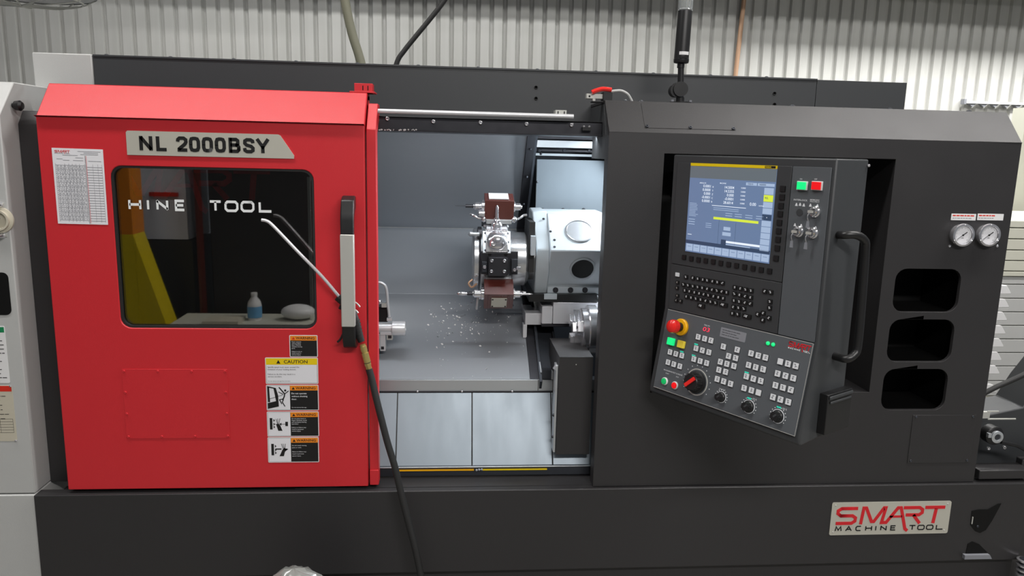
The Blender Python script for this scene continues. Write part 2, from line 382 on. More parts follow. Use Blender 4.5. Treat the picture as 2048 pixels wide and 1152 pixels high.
# light grey end cover, left
def shell_prof(z0, yb): return [(0, z0), (0, ZF), (BY, ZT), (yb, ZT), (yb, z0)]
mb = MB(); mb.prism(shell_prof(ZB+.002, .62), -2.25, XL, 'grey_paint'); ec = mb.build('end_cover', lathe, .003, label='light grey painted end cover')
mb = MB(); mb.box(-2.25, -.004, .05, XL-.001, 1.3, ZB-.001, 'grey_paint'); mb.build('end_base_cover', lathe, .003, label='light grey lower end cover')
SD = Frame((XL, 0, 0), (0, 1, 0), (0, 0, 1), (1, 0, 0))
q = atX(25, 211, XL); mb = MB(); mb.lathe(q, (1, 0, 0), [(0, .006), (.006, .006), (.007, .012), (.02, .014), (.026, .009), (.027, 0)], 'black_plastic'); mb.build('knob', ec)
q = FR.px(2, 440); mb = MB(); o = FR.w(q[0], q[1], 0)
mb.lathe(o, (0, -1, 0), [(0, .034), (.006, .034), (.008, .027), (.016, .027), (.016, .022), (.006, .02), (.006, 0)], 'label_tan')
mb.fbox(FR, q[0]-.045, q[1]-.045, q[0]+.012, q[1]+.045, 0, .003, 'aluminium')
for dx in (-.012, .0): mb.cyl(FR.w(q[0]+dx, q[1]+.005, .006), FR.w(q[0]+dx, q[1]+.005, .014), .003, 'chrome', n=8)
for p in ((1, 410), (6, 471)):
    a, b = FR.px(*p); mb.lathe(FR.w(a, b, 0), (0, -1, 0), [(0, .008), (.012, .006), (.02, .004), (.02, 0)], 'chrome', 12)
mb.build('socket', ec, label='round tan cable socket')
mb = MB(); a1, b1 = FR.px(15, 545); a1b, b0 = FR.px(17, 630); mb.poly(FR, rrect(a1-.16, b0, a1+.001, b1, .015), 0, .0015, 'black_void'); mb.build('slot', ec)
def sticker_lines(mb, F, a0, b0, a1, b1, n, mt, d, seed, th=.0011):
    rnd = random.Random(seed)
    for i in range(n):
        b = b1-(i+.5)*(b1-b0)/n; x = a0; end = a0+(a1-a0)*rnd.uniform(.55, 1)
        while x < end:
            l = rnd.uniform(.004, .012); mb.fbox(F, x, b-th/2, min(x+l, a1), b+th/2, d, d+.0002, mt); x += l+.0018
mb = MB(); a1, b1 = FR.px(9, 652); a2, b0 = FR.px(17, 766); mb.poly(FR, rrect(a1-.17, b0, a1, b1, .004), 0, .0008, 'white')
mb.fbox(FR, a1-.165, b1-.018, a1-.002, b1-.003, .0008, .001, 'label_green'); sticker_lines(mb, FR, a1-.08, b0+.01, a1-.006, b1-.024, 11, 'ink', .001, 4, .002); mb.build('safety_label', ec, label='white label with a green band')
mb = MB(); a1, b1 = FR.px(24, 771); a2, b0 = FR.px(33, 882); mb.poly(FR, rrect(a1-.17, b0, a1, b1, .004), 0, .0008, 'label_tan')
mb.fbox(FR, a1-.168, b1-.017, a1-.002, b1-.001, .0008, .001, 'label_red'); sticker_lines(mb, FR, a1-.08, b0+.06, a1-.006, b1-.024, 6, 'ink', .001, 5, .0014)
for k in range(6): mb.fbox(FR, a1-.08, b0+.025+k*.008, a1-.006, b0+.0257+k*.008, .0008, .001, 'ink')
for dx in (.006, .04): mb.fbox(FR, a1-dx-.0006, b0+.025, a1-dx, b0+.065, .0008, .001, 'ink')
bolt(mb, FR, a1-.003, b0+.002, .0008, .003, 'chrome'); bolt(mb, FR, a1-.003, b1-.001, .0008, .003, 'chrome'); mb.build('rating_plate', ec, label='tan rating plate with a red band')
# fixed front panel behind the door, with the big printed logo
YP = .08; FP = YF(YP)
mb = MB(); mb.prism([(YP, ZB), (YP, 1.592), (YP+.028, 1.628), (YP+.05, 1.628), (YP+.05, ZB)], XL+.001, -.235, 'black_paint'); fp = mb.build('fixed_front_panel', lathe, .002)
aL, bt = FP.px(257.6, 401.5, .001); aR, _b = FP.px(541.7, 402, .001); _, bb = FP.px(300, 419, .001); _, bt = FP.px(300, 402.5, .001)
kx = (aR-aL)/(1065-407); ky = (bt-bb)/38*1.0
mb = MB(); logo(mb, FP, lambda lx, ly: (aL+(lx-407)*kx, bt-(ly-727)*ky), 'logo_red', 'logo_white', 0, .001, False); mb.build('printed_logo', fp, label='red printed logo letters')
# inner top guard and grey side box behind
YG = .30; FG = YF(YG)
mb = MB(); mb.box(-1.062, YG, 1.642, 1.165, YG+.02, 1.80, 'charcoal'); mb.box(1.1665, YG, 1.642, 1.468, YG+.02, 1.80, 'charcoal'); mb.box(-1.062, YG+.02, 1.78, 1.468, YG+.16, 1.80, 'charcoal')
for y_ in (YG, ): mb.box(-1.062, YG-.003, 1.797, 1.166, YG+.03, 1.803, 'charcoal')
for x in [-1.03+i*.185 for i in range(12)]:
    mb.lathe((x, YG+.018, 1.803), (0, 0, 1), [(0, .007), (.003, .006), (.005, .0)], 'dark_steel', 10)
for p in ((1072, 175), (1072, 197), (1549, 187), (1549, 209)):
    a, b = FG.px(*p); mb.lathe(FG.w(a, b, 0), (0, -1, 0), [(0, .006), (.002, .006), (.002, .004), (0, .0035), (0, 0)], 'black_void', 10)
mb.build('top_guard', lathe, .001)
mb = MB(); mb.box(-1.232, YG-.004, 1.702, -1.064, .9, 1.803, 'grey_paint'); mb.build('rear_cover', lathe, .003, label='light grey box cover behind the door')
# right housing: front plate with recess and three pockets
RX0, RX1, RZ0, RZ1 = .596, 1.277, .854, 1.555
PK = []
for (x0, y0, x1, y1) in ((1798, 538, 1950, 625), (1785, 639, 1936, 724), (1778, 738, 1923, 820)):
    a0, t0 = FR.px(x0, y0); a1, t1 = FR.px(x1, y0); _, c0 = FR.px(x1, y1); a2, _ = FR.px(x0, y1)
    PK.append((1.318, c0, 1.524, (t0+t1)/2))
mb = MB()
mb.plate(FR, [[(XH, ZB+.002), (XR, ZB+.002), (XR, ZF), (XH, ZF)], [(RX0, RZ0), (RX0, RZ1), (RX1, RZ1), (RX1, RZ0)]] + [rrect(p[0], p[1], p[2], p[3], .034) for p in PK], -.012, 0, 'black_paint')
mb.prism([(0, ZF), (.012, ZF-.008), (.012+BY, ZT-.008), (.7, ZT-.008), (.7, ZT), (BY, ZT)], XH, XR, 'black_paint')
mb.box(XR-.012, .012, ZB+.002, XR-.0005, .7, ZF, 'black_paint'); mb.prism([(.012, ZF-.01), (.7, ZF-.01), (.7, ZT-.008), (.012+BY, ZT-.008)], XR-.012, XR-.0005, 'black_paint')
mb.box(XH, .012, ZB+.002, XH+.010, .05, ZF-.01, 'black_paint')
mb.prism([(.05, 1.535), (.05, ZF-.01), (.012+BY, ZT-.01), (.5, ZT-.01), (.5, 1.61), (.25, 1.61), (.25, 1.535)], XH, XH+.01, 'charcoal')
hs = mb.build('right_housing', lathe, .0018)
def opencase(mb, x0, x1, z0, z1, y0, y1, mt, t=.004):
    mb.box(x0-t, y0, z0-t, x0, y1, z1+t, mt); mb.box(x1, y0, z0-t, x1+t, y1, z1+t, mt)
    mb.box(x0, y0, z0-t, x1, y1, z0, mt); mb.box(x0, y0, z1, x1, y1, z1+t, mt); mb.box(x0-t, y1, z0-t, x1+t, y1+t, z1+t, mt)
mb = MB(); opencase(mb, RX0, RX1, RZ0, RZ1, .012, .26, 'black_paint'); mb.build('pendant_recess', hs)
for p in PK:
    mb = MB(); opencase(mb, p[0]-.012, p[2]+.012, p[1]-.004, p[3]+.004, .012, .20, 'black_void', .003); mb.build('storage_pocket', hs)  # insides coloured near black to hold the pocket's shade
# cover plate on the bevel
mb = MB(); q0 = BEV.px(1290, 256); q1 = BEV.px(1471, 260)
mb.fbox(BEV, q0[0], q0[1], q1[0], BL-.008, 0, .0012, 'black_paint')
for k in range(3): bolt(mb, BEV, q0[0]+.006+(q1[0]-q0[0]-.012)*k/2, q0[1]+.005, .001, .005, 'dark_steel')
mb.build('cover_plate', hs, .0004)
for x in (.50, .545, 1.0, 1.30, 1.55): mb = MB(); mb.lathe((x, BY+.02, ZT), (0, 0, 1), [(0, .008), (.003, .007), (.006, 0)], 'dark_steel', 12); mb.build('screw', hs)
a0, b1 = FR.px(1826, 830); a1, _ = FR.px(1952, 830); _, b0 = FR.px(1826, 926)
mb = MB(); mb.fbox(FR, a0, b0, a1, b1, 0, .0018, 'black_paint')
for a, b in ((a0+.01, b1-.006), (a1-.01, b1-.006), (a0+.01, b0+.008), (a1-.01, b0+.008)): bolt(mb, FR, a, b, .0018, .004, 'dark_steel', .002)
mb.build('access_plate', hs, .0005)
# SMART plate on the base
x0, y1 = FB.px(1664.8, 1005, .003); x1, _ = FB.px(1903, 1003, .003); _, y0 = FB.px(1896, 1068, .003); x0b, y0b = FB.px(1659, 1069.6, .003)
x0 = (x0+x0b)/2; x1 = (x1+FB.px(1896, 1068, .003)[0])/2; y0 = (y0+y0b)/2; y1 = (y1+FB.px(1903, 1003, .003)[1])/2
mb = MB(); mb.poly(FB, rrect(x0, y0, x1, y1, .006), 0, .002, 'plate_silver')
kx_ = (x1-x0)/1010; ky_ = (y1-y0)/270
logo(mb, FB, lambda lx, ly: (x0+(lx-105)*kx_, y1-(ly-530)*ky_), 'logo_red', 'ink', .002, .0028)
for a in (x0+.012, x1-.012):
    for b in (y0+.010, y1-.010): mb.lathe(FB.w(a, b, .002), (0, -1, 0), [(0, .003), (.001, .002), (.0012, 0)], 'aluminium', 10)
mb.build('maker_plate', lathe, label='silver plate with red and black lettering')
# ------------------------------------------------------------------ sliding red door
wx0, wx1, wz0, wz1 = -.907, -.374, 1.0435, 1.4878
mb = MB(); XM = -.236
mb.plate(FR, [[(XDL, .567), (XM, .567), (XM, ZF), (XDL, ZF)], rrect(wx0, wz0, wx1, wz1, .03)], -.02, 0, 'red_paint')
mb.prism([(0, ZF), (.02, ZF-.01), (.02+BY, ZT-.02), (.14, ZT-.02), (.14, ZT), (BY, ZT)], XDL, XM, 'red_paint')
for a in (XDL, XM-.012):
    mb.box(a, .0195, .567, a+.012, .05, ZF-.008, 'red_paint'); mb.prism([(.0195, ZF-.01), (.05, ZF-.01), (.14, ZT-.03), (.14, ZT-.005), (BY+.01, ZT-.005)], a, a+.012, 'red_paint')
door = mb.build('sliding_door', lathe, .0022, label='bright red sliding door')
FD = YF(.010)
mb = MB(); mb.prism([(.010, .567), (.010, 1.60), (.010+BY*.75, 1.672), (.12, 1.672), (.12, 1.64), (.05, 1.59), (.05, .567)], XM+.004, XDR, 'red_paint'); mb.prism([(.006, .568), (.006, .615), (.0098, .615), (.0098, .568)], XM+.004, XDR, 'red_paint'); mb.build('door_edge_flange', door, .0015)
mb = MB(); a0, b0 = BEV.px(708, 188); mb.box(-.272, BY+.005, ZT, -.222, BY+.05, ZT+.026, 'red_paint'); mb.box(-.285, BY+.0, ZT, -.215, BY+.06, ZT+.004, 'red_paint')
for a in (-.25, -.236): mb.box(a, BY+.0045, ZT+.007, a+.003, BY+.006, ZT+.02, 'black_void')
mb.build('door_stop_block', door, .0012)
mb = MB(); mb.plate(FR, [rrect(wx0-.002, wz0-.002, wx1+.002, wz1+.002, .032), rrect(wx0+.006, wz0+.006, wx1-.006, wz1-.006, .026)], -.028, -.004, 'rubber')
mb.fbox(FR, wx0-.01, wz0-.01, wx0+.036, wz1+.01, -.046, -.034, 'black_void'); mb.fbox(FR, wx0, wz1-.008, wx1, wz1+.01, -.046, -.034, 'black_void'); mb.build('window_seal', door)
mb = MB(); mb.fbox(FR, wx1-.024, wz0+.02, wx1-.015, wz1-.02, -.046, -.030, 'aluminium'); mb.build('rim_reflection_strip', door, .001, label='pale strip standing for the rim reflection')  # pale strip puts the rim's reflection in as a solid piece
mb = MB(); mb.poly(FR, rrect(wx0+.004, wz0+.004, wx1-.004, wz1-.004, .027), -.018, -.012, 'window_glass'); wpn = mb.build('window_pane', door)
F_ = YF(.0115); aL, _b = F_.px(257.6, 401.5); aR, _b = F_.px(541.7, 402); _, bb = F_.px(400, 421); _, bt = F_.px(400, 401.5)
kx = (aR-aL)/(1065-407); ky = (bt-bb)/38
for tl_, lb in (((400, 700), 'white lettering on the glass, left word'), ((700, 1100), 'white lettering on the glass, right word')): mb = MB(); logo(mb, F_, lambda lx, ly: (aL+(lx-407)*kx, bt-(ly-727)*ky), None, 'logo_white', 0, .0006, True, tl_); mb.build('window_lettering', wpn, label=lb)
# name plate
pn = [FR.px(250.7, 261, .003), FR.px(560.6, 269, .003), FR.px(587.7, 317.7, .003), FR.px(255, 309.5, .003)]
nl = (pn[0][0]+pn[3][0])/2; nt_ = (pn[0][1]+pn[1][1])/2; nb = (pn[2][1]+pn[3][1])/2
mb = MB(); mb.poly(FR, [(nl, nb), (pn[2][0], nb), (pn[2][0]+.001, nb+.008), (pn[1][0], nt_-.003), (pn[1][0]-.006, nt_), (nl+.004, nt_), (nl, nt_-.004)][::-1], 0, .003, 'plate_silver')
tx0 = FR.px(279.5, 300, .003)[0]; tx1 = FR.px(539.5, 305, .003)[0]
hh = FR.px(400, 275.5, .003)[1]-FR.px(400, 306, .003)[1]
O0 = [(0, .5), (0, .24), (.12, .04), (.34, 0), (.62, 0), (.86, .04), (1, .24), (1, .76), (.86, .96), (.62, 1), (.34, 1), (.12, .96), (0, .76), (0, .45)]
GL = {'N': [[(0, -.1), (0, 1.1)], [(1, -.1), (1, 1.1)], [(-.02, 1.02), (1.02, -.02)]], 'L': [[(0, 1.1), (0, 0), (1.08, 0)]],
      '2': [[(0, .70), (.04, .88), (.24, 1), (.72, 1), (.96, .88), (.98, .68), (.84, .50), (.08, .05)], [(-.06, 0), (1.1, 0)]], '0': [O0],
      'B': [[(0, -.145), (0, 1.145)], [(-.05, 1), (.7, 1), (.9, .9), (.9, .64), (.7, .53), (0, .53)], [(.6, .53), (.86, .5), (1, .38), (1, .14), (.82, 0), (-.05, 0)]],
      'S': [[(.98, .72), (.94, .90), (.72, 1), (.28, 1), (.06, .9), (.04, .70), (.22, .56), (.78, .44), (.97, .30), (.95, .10), (.74, 0), (.26, 0), (.04, .1), (0, .30)]],
      'Y': [[(-.05, 1.1), (.5, .42), (1.05, 1.1)], [(.5, .5), (.5, -.1)]]}
yb_ = (nt_+nb)/2-hh/2; sw2 = hh*.225; UX = (tx1-tx0)/748
for ch_, u0, u1 in (('N', 805, 880), ('L', 900, 965), ('2', 1014, 1082), ('0', 1088, 1152), ('0', 1162, 1226), ('0', 1236, 1300), ('B', 1316, 1384), ('S', 1398, 1468), ('Y', 1474, 1553)):
    g0 = tx0+(u0-805)*UX+sw2/2; gw = (u1-u0)*UX-sw2
    for ln in GL[ch_]: mb.stroke(FR, [(g0+x*gw, yb_+sw2/2+y*(hh-sw2)) for x, y in ln], sw2, 'ink', .003, .0036)
mb.build('name_plate', door, label='silver slant-ended plate with black lettering')
# handle
HY = -.062
FH = YF(HY)
zt = FH.px(695, 415)[1]; zb = FH.px(697, 690)[1]; hx0 = FH.px(682, 560)[0]; hx1 = FH.px(708, 560)[0]
zs1 = FH.px(694, 469)[1]; zs0 = FH.px(694, 654)[1]
prof = [(0, zt+.028), (-.02, zt+.028), (-.042, zt+.018), (HY+.006, zt-.012), (HY, zt-.035), (HY, zb+.03), (HY+.008, zb+.008), (-.042, zb-.012), (-.02, zb-.02), (0, zb-.02),
        (0, zb+.016), (-.018, zb+.018), (-.032, zb+.026), (-.038, zb+.045), (-.038, zt-.05), (-.034, zt-.028), (-.018, zt-.012), (0, zt-.010)]
mb = MB(); mb.prism(prof, hx0, hx1, 'black_plastic'); hd = mb.build('door_handle', door, .003, label='tall arched black handle')
mb = MB(); mb.fbox(FH, hx0-.001, zs0, hx1+.001, zs1, -.018, .002, 'aluminium'); mb.build('handle_grip', door, .0025, label='pale aluminium grip')
# cover plate low on the door
q = [FR.px(*p) for p in ((244, 738), (456, 738), (459, 877), (253, 877))]
x0 = (q[0][0]+q[3][0])/2; x1 = (q[1][0]+q[2][0])/2; y1 = q[0][1]; y0 = q[3][1]
mb = MB(); mb.fbox(FR, x0, y0, x1, y1, 0, .0014, 'red_paint')
for i in range(4):
    for b in (y0+.006, y1-.006): bolt(mb, FR, x0+.006+(x1-x0-.012)*i/3, b, .0012, .0035, 'red_paint', .003)
for b in (y0+(y1-y0)*.36, y0+(y1-y0)*.67):
    for a in (x0+.006, x1-.006): bolt(mb, FR, a, b, .0012, .0035, 'red_paint', .003)
mb.build('cover_plate', door, .0004)
# warning labels
def tri(mb, a, b, s, d, mt='ink'): mb.poly(FR, [(a, b), (a+s, b), (a+s/2, b+s*.9)], d, d+.0003, mt)
def lines(mb, L, a, b, h, dy, mt, wmax=None, bold=.0):
    for i, t in enumerate(L):
        if t: mb.text(FR, t, a, b-i*dy, h, mt, d=.0016, bold=bold)
def stk(px0, px1, name, lab, kind):
    a0, b1 = FR.px(*px0); a1, b0 = FR.px(*px1); mb = MB()
    mb.poly(FR, rrect(a0, b0, a1, b1, .003), 0, .0009, 'white')
    i = .0022; w_ = a1-a0; h_ = b1-b0
    if kind == 'caution':
        hb = b1-i-h_*.24
        mb.fbox(FR, a0+i, b0+i, a1-i, b1-i, .0009, .0011, 'ink'); mb.fbox(FR, a0+i+.0007, b0+i+.0007, a1-i-.0007, b1-i-.0007, .0011, .0012, 'paper')
        mb.fbox(FR, a0+i, hb, a1-i, b1-i, .0012, .0014, 'label_yellow'); tri(mb, a0+.031, hb+.0035, .0115, .0014)
        mb.text(FR, 'CAUTION', a0+.052, hb+.0045, .0095, 'ink', w=.066, d=.0017, bold=.012)
        lines(mb, ['Spindle speed must never exceed the', 'limitation of your holding devices.', '', 'Failure to do this may result in a', 'serious accident.'], a0+.0065, hb-.0088, .0042, .0070, 'ink')
        mb.text(FR, 'Do not remove this sign from the door.', a0+.0065, b0+.007, .0028, 'ink', d=.0016)
        mb.build('caution_label', door, label=lab); return
    c0 = a0+i if kind == 'text' else a0+w_*.455
    mb.fbox(FR, a0+i, b0+i, a1-i, b1-i, .0009, .0011, 'ink')
    if kind != 'text': mb.fbox(FR, a0+i+.0006, b0+i+.0006, c0-.0006, b1-i-.0006, .0011, .0012, 'paper')
    hb = b1-i-(.0135 if kind == 'text' else .0145)
    mb.fbox(FR, c0, hb, a1-i, b1-i, .0011, .0013, 'label_orange'); tri(mb, c0+.005, hb+.003, .0085, .0013, 'label_red' if kind == 'text' else 'ink')
    mb.text(FR, 'WARNING', c0+.016, hb+.0036, .0075, 'ink', w=a1-i-c0-.022, d=.0016, bold=.012)
    if kind == 'text': lines(mb, ['Never operate', 'without safety', 'door. Machine', 'contains moving', 'parts.', '', 'Failure to do so', 'could result in', 'serious injury.'], c0+.004, hb-.0052, .0032, .0047, 'paper')
    P = lambda pts: mb.poly(FR, [(a0+i+x*w_*.42, b0+i+y*(h_-2*i)) for x, y in pts], .0012, .0016, 'ink')
    def SK(pts, wd): mb.stroke(FR, [(a0+i+x*w_*.42, b0+i+y*(h_-2*i)) for x, y in pts], wd, 'ink', .0012, .0016)
    if kind == 'door':
        lines(mb, ['Do not operate', 'without shutting', 'door.'], c0+.004, hb-.011, .0048, .0085, 'paper', bold=.01)
        mb.text(FR, 'Do not remove this sign.', c0+.004, b0+.008, .003, 'paper', d=.0016)
        P([(.02, .95), (.10, .95), (.13, .32), (.03, .32)]); P([(.30, .90), (.42, .86), (.50, .60), (.52, .14), (.02, .04), (.02, .28), (.40, .36)]); P([(.02, .98), (.42, .90), (.40, .86), (.02, .93)])
        SK([(.10, .45), (.72, .62)], .0011); SK([(.55, .93), (.80, .66), (.78, .55), (.70, .40)], .0034); SK([(.52, .74), (.74, .64)], .002); SK([(.80, .66), (.98, .78)], .0024)
        SK([(.76, .46), (.56, .42), (.66, .24)], .0026); SK([(.74, .42), (.68, .32), (.80, .14)], .0026)
        mb.poly(FR, circ(a0+i+.83*w_*.42, b0+i+.80*(h_-2*i), .0032, 14), .0012, .0016, 'ink')
    if kind in ('chuck', 'tool'):
        L = ['Do not place hand or', 'fingers between chuck', 'and workpiece during', 'operation.', '', 'Failure to follow may', 'result in personal', 'severe injury.'] if kind == 'chuck' else ['Do not touch moving', 'parts or tools.', '', 'Failure to follow may', 'result in personal', 'severe injury.']
        lines(mb, L, c0+.003, hb-(.006 if kind == 'chuck' else .010), .0034, .0054 if kind == 'chuck' else .0064, 'paper')
        x = .09 if kind == 'chuck' else .13
        P([(x, .28), (x+.12, .28), (x+.12, .76), (x, .76)])
        for yy in (.66, .5, .38): P([(x+.17, yy-.06), (x+.24, yy), (x+.17, yy+.06)])
        if kind == 'chuck':
            P([(.47, .22), (.66, .22), (.56, .46), (.44, .52), (.38, .48)])
            SK([(.46, .46), (.38, .72)], .0013); SK([(.46, .5), (.46, .74)], .0011); SK([(.50, .5), (.56, .74)], .0013); SK([(.30, .50), (.86, .50)], .001); P([(.80, .42), (.92, .42), (.92, .60), (.80, .60)]); P([(.52, .5), (.62, .44), (.62, .56)])
        else:
            SK([(x+.2, .54), (.60, .54)], .0036); P([(.50, .24), (.70, .24), (.80, .56), (.92, .54), (.80, .5), (.74, .60), (.64, .50)])
            SK([(.68, .54), (.60, .76)], .0013); SK([(.72, .54), (.68, .76)], .0012); SK([(.76, .54), (.78, .76)], .0014)
    mb.build('warning_label', door, label=lab)
stk((578.5, 670), (636, 714), 'w', 'small text-only warning label', 'text')
stk((530, 715), (637, 767.5), 'c', 'wide caution label with a yellow band', 'caution')
stk((532, 769.5), (638, 820.5), 'w', 'warning label with a figure thrown back from a door', 'door')
stk((533.5, 823), (638.5, 872.5), 'w', 'warning label with a hand between chuck and tool', 'chuck')
stk((535, 874.5), (638.5, 924), 'w', 'warning label with a hand beside a turning bar', 'tool')
# ------------------------------------------------------------------ rail across the top of the opening
YR = .10; FRL = YF(YR)
mb = MB(); zr1 = FRL.px(900, 236)[1]; zr0 = FRL.px(900, 265)[1]
mb.box(-.30, YR, zr0, .435, YR+.014, zr1, 'gunmetal'); mb.box(-.30, YR-.012, zr0, .435, YR+.19, zr0+.004, 'gunmetal'); mb.box(-.30, YR, zr1-.004, .435, YG-.001, zr1, 'charcoal')
for px_, py_ in ((775, 237.5), (867, 243), (961, 245), (1053, 248), (1143, 250)):
    a, b = FRL.px(px_, py_); bolt(mb, FRL, a, b, 0, .006, 'chrome', .006)
tr = mb.build('track_beam', lathe, .001)
p0 = atY(745, 220.5, .07); p1 = atY(1147, 234, .07)
zr = (p0.z+p1.z)/2
mb = MB(); mb.cyl((p0.x, .07, zr), (p1.x, .07, zr), .0062, 'lit_steel', n=20); mb.build('guide_rod', lathe, label='polished chrome guide rod')
mb = MB(); a, b = FRL.px(1122, 226, .02); mb.fbox(FRL, a-.016, b-.008, a+.016, b+.008, -.02, .02, 'aluminium')
for dx in (-.01, .008): mb.fbox(FRL, a+dx, b-.004, a+dx+.003, b+.005, .02, .021, 'black_void')
mb.build('rod_clamp', lathe, .001)
mb = MB(); a, b = FRL.px(1173, 257, .01); mb.fbox(FRL, a-.012, b-.006, a+.014, b+.004, .0, .015, 'black_plastic')
for dx in (-.008, .008): mb.sphere(FRL.w(a+dx, b+.005, .012), .004, 'chrome', 8)
mb.build('roller_bracket', lathe)
mb = MB()
for k in range(34):
    a, b = FRL.px(757+random.random()**1.3*90, 259.5+random.uniform(-.6, 1.2), .012); mb.sphere(FRL.w(a, b, .013), random.uniform(.0012, .0026), 'white', 6)
mb.build('foam_flecks', tr, kind='stuff')
# safety switch and its cable, on top of the housing's left corner
FS = YF(.10)
sw = MB(); a0, b0 = FS.px(1173, 197); a1, b1 = FS.px(1206, 188); sw.fbox(FS, a0, b0, a1, b1, -.02, 0, 'aluminium'); a2, b2 = FS.px(1185, 203); sw.fbox(FS, a2, b2, a2+.008, b0, -.01, .003, 'aluminium')
sw.lathe(FS.w(*FS.px(1179, 192.5), .0), (0, -1, 0), [(0, .003), (.001, .003), (.001, 0)], 'black_void', 10)
a3, b3 = FS.px(1223, 203); a4, b4 = FS.px(1206, 184); sw.fbox(FS, a4, b3, a3, b4, -.03, .008, 'black_plastic'); sw.fbox(FS, a4-.03, b3-.004, a3+.03, b3, -.03, .006, 'black_plastic')
swo = sw.build('door_switch', lathe, .001, label='small grey and black door switch')
mb = MB(); mb.tube([FS.w(*FS.px(*p), .006) for p in ((1183, 185), (1192, 181.5), (1203, 178.5), (1214, 179), (1222, 180))], .0065, 'estop_red', 8, 4, flat=None); mb.build('switch_tag', swo, label='red cap strap')
mb = MB(); mb.tube([FS.w(*FS.px(*p), d) for p, d in (((1219, 184), 0), ((1230, 182), 0), ((1243, 182), 0), ((1255, 188), -.002), ((1261, 196), -.004), ((1265, 204), -.006), ((1266, 212), -.012))], .0042, 'grey_paint', 8, 5); mb.build('switch_cable', swo, label='light grey curved cable')
# ------------------------------------------------------------------ inside of the opening
XE = .258
bp = [(.50, 1.62), (.83, 1.25), (.56, 1.04), (.20, .835)]
def slab(mb, p, q, x0, x1, t, mt):
    p = V((0,)+p); q = V((0,)+q); d = (q-p).normalized(); n_ = V((0, d.z, -d.y)); n_ = n_ if n_.y > 0 else -n_
    P = [(p.y, p.z), (q.y, q.z), (q.y+n_.y*t, q.z+n_.z*t), (p.y+n_.y*t, p.z+n_.z*t)]; mb.prism(P, x0, x1, mt)
for i, (nm, mt) in enumerate((('upper_way_cover', 'way_steel'), ('middle_way_cover', 'way_steel'), ('lower_way_cover', 'way_steel'))):
    mb = MB(); slab(mb, bp[i], bp[i+1], -.75, XE, .012, mt); mb.build(nm, lathe, .001)
mb = MB()
for k in range(3):
    p = V((0,)+bp[k]); q = V((0,)+bp[k+1]); d = (q-p).normalized()
    slab(mb, (bp[k][0]-.03*(k == 0), bp[k][1]+.01), (bp[k+1][0]-.006, bp[k+1][1]), XE, XE+.028, .03, 'gunmetal')
    slab(mb, (bp[k][0]-.03, bp[k][1]+.02), (bp[k+1][0]-.03, bp[k+1][1]), XE+.028, XE+.036, .05, 'dark_steel')
for t in (.15, .42, .7):
    y_ = bp[0][0]+(bp[1][0]-bp[0][0])*t-.008; z_ = bp[0][1]+(bp[1][1]-bp[0][1])*t
    mb.sphere((XE+.014, y_-.006, z_-.004), .005, 'dark_steel', 8); mb.sphere((XE+.05, y_-.02, z_-.02), .005, 'dark_steel', 8)
mb.build('way_cover_edge', lathe)
# walls of the cabin beyond
mb = MB(); mb.box(-.75, .10, .56, -.735, 1.0, 1.62, 'dark_steel'); mb.box(1.02, .05, .56, 1.03, 1.0, 1.6, 'dark_steel'); mb.box(XE+.02, .95, .56, 1.03, .96, 1.62, 'dark_steel'); mb.box(-.75, .29, 1.621, 1.03, 1.0, 1.63, 'dark_steel'); mb.build('cabin_liner', lathe)
# right side back: upper bands and the bright sheet
YS = .74; FSH = YF(YS)
def pxbox(mb, F, x0, y0, x1, y1, d0, d1, mt):
    a0, b1 = F.px(x0, y0, d1); a1, b0 = F.px(x1, y1, d1); mb.fbox(F, a0, b0, a1, b1, d0, d1, mt)
mb = MB(); pxbox(mb, FSH, 1074, 318, 1320, 455, -.01, 0, 'sheet_steel')
for x in (1085, 1126, 1167): a, b = FSH.px(x, 420); bolt(mb, FSH, a, b, 0, .008, 'gunmetal', .005)
mb.build('splash_sheet', lathe, .001)
F2 = YF(.70)
mb = MB(); pxbox(mb, F2, 1060, 306, 1320, 317, -.03, 0, 'cast_white'); pxbox(mb, F2, 1064, 298, 1190, 305, -.04, -.005, 'gunmetal')
for x in (1079, 1129, 1179): a, b = F2.px(x, 301); bolt(mb, F2, a, b, -.005, .006, 'dark_steel', .004)
mb.build('sheet_clamp_bar', lathe)
F3 = YF(.64); mb = MB(); pxbox(mb, F3, 1067, 280, 1187, 297, -.02, 0, 'bright_steel'); pxbox(mb, F3, 1060, 266, 1190, 280, -.02, .0, 'gunmetal'); mb.build('upper_sheet', lathe)
# sill, sloped chip guards, gutter
YSL = .2
zs_ = bp[3][1]; FSL = YF(YSL-.012)
zs0_ = FSL.px(940, 782)[1]
mb = MB(); mb.box(-.75, YSL-.012, zs0_, .60, YSL+.03, zs_, 'bright_steel'); mb.box(-.75, YSL-.016, zs0_-.006, .60, YSL, zs0_+.001, 'gunmetal')
a, b = FSL.px(1077, 772); mb.box(a-.002, YSL-.0135, zs0_, a-.0005, YSL-.011, zs_, 'black_void')
for x in (-.10, .04, .2): mb.lathe((x, YSL-.016, zs0_), (0, -1, 0), [(0, .004), (.003, .003), (.003, 0)], 'chrome', 8)
mb.build('sill', lathe, .0008)
at_, ab_ = (YSL-.018, zs0_-.004), (.085, .59)
for i, (x0, x1) in enumerate(((-.40, -.1635), (-.1605, .0705), (.0735, .322), (.3255, .60))):
    mb = MB(); slab(mb, at_, ab_, x0, x1, .008, 'sheet_steel')
    if i == 1: pass
    mb.build('chip_guard', lathe, .0008)
FGT = YF(.08); mb = MB(); zg1 = .592; zg0 = FGT.px(948, 951)[1]
mb.box(-.40, .08, zg0, .60, .10, zg1, 'dark_steel'); mb.box(-.40, .075, zg1-.003, .60, .10, zg1, 'bright_steel'); mb.build('gutter', lathe, .0008)
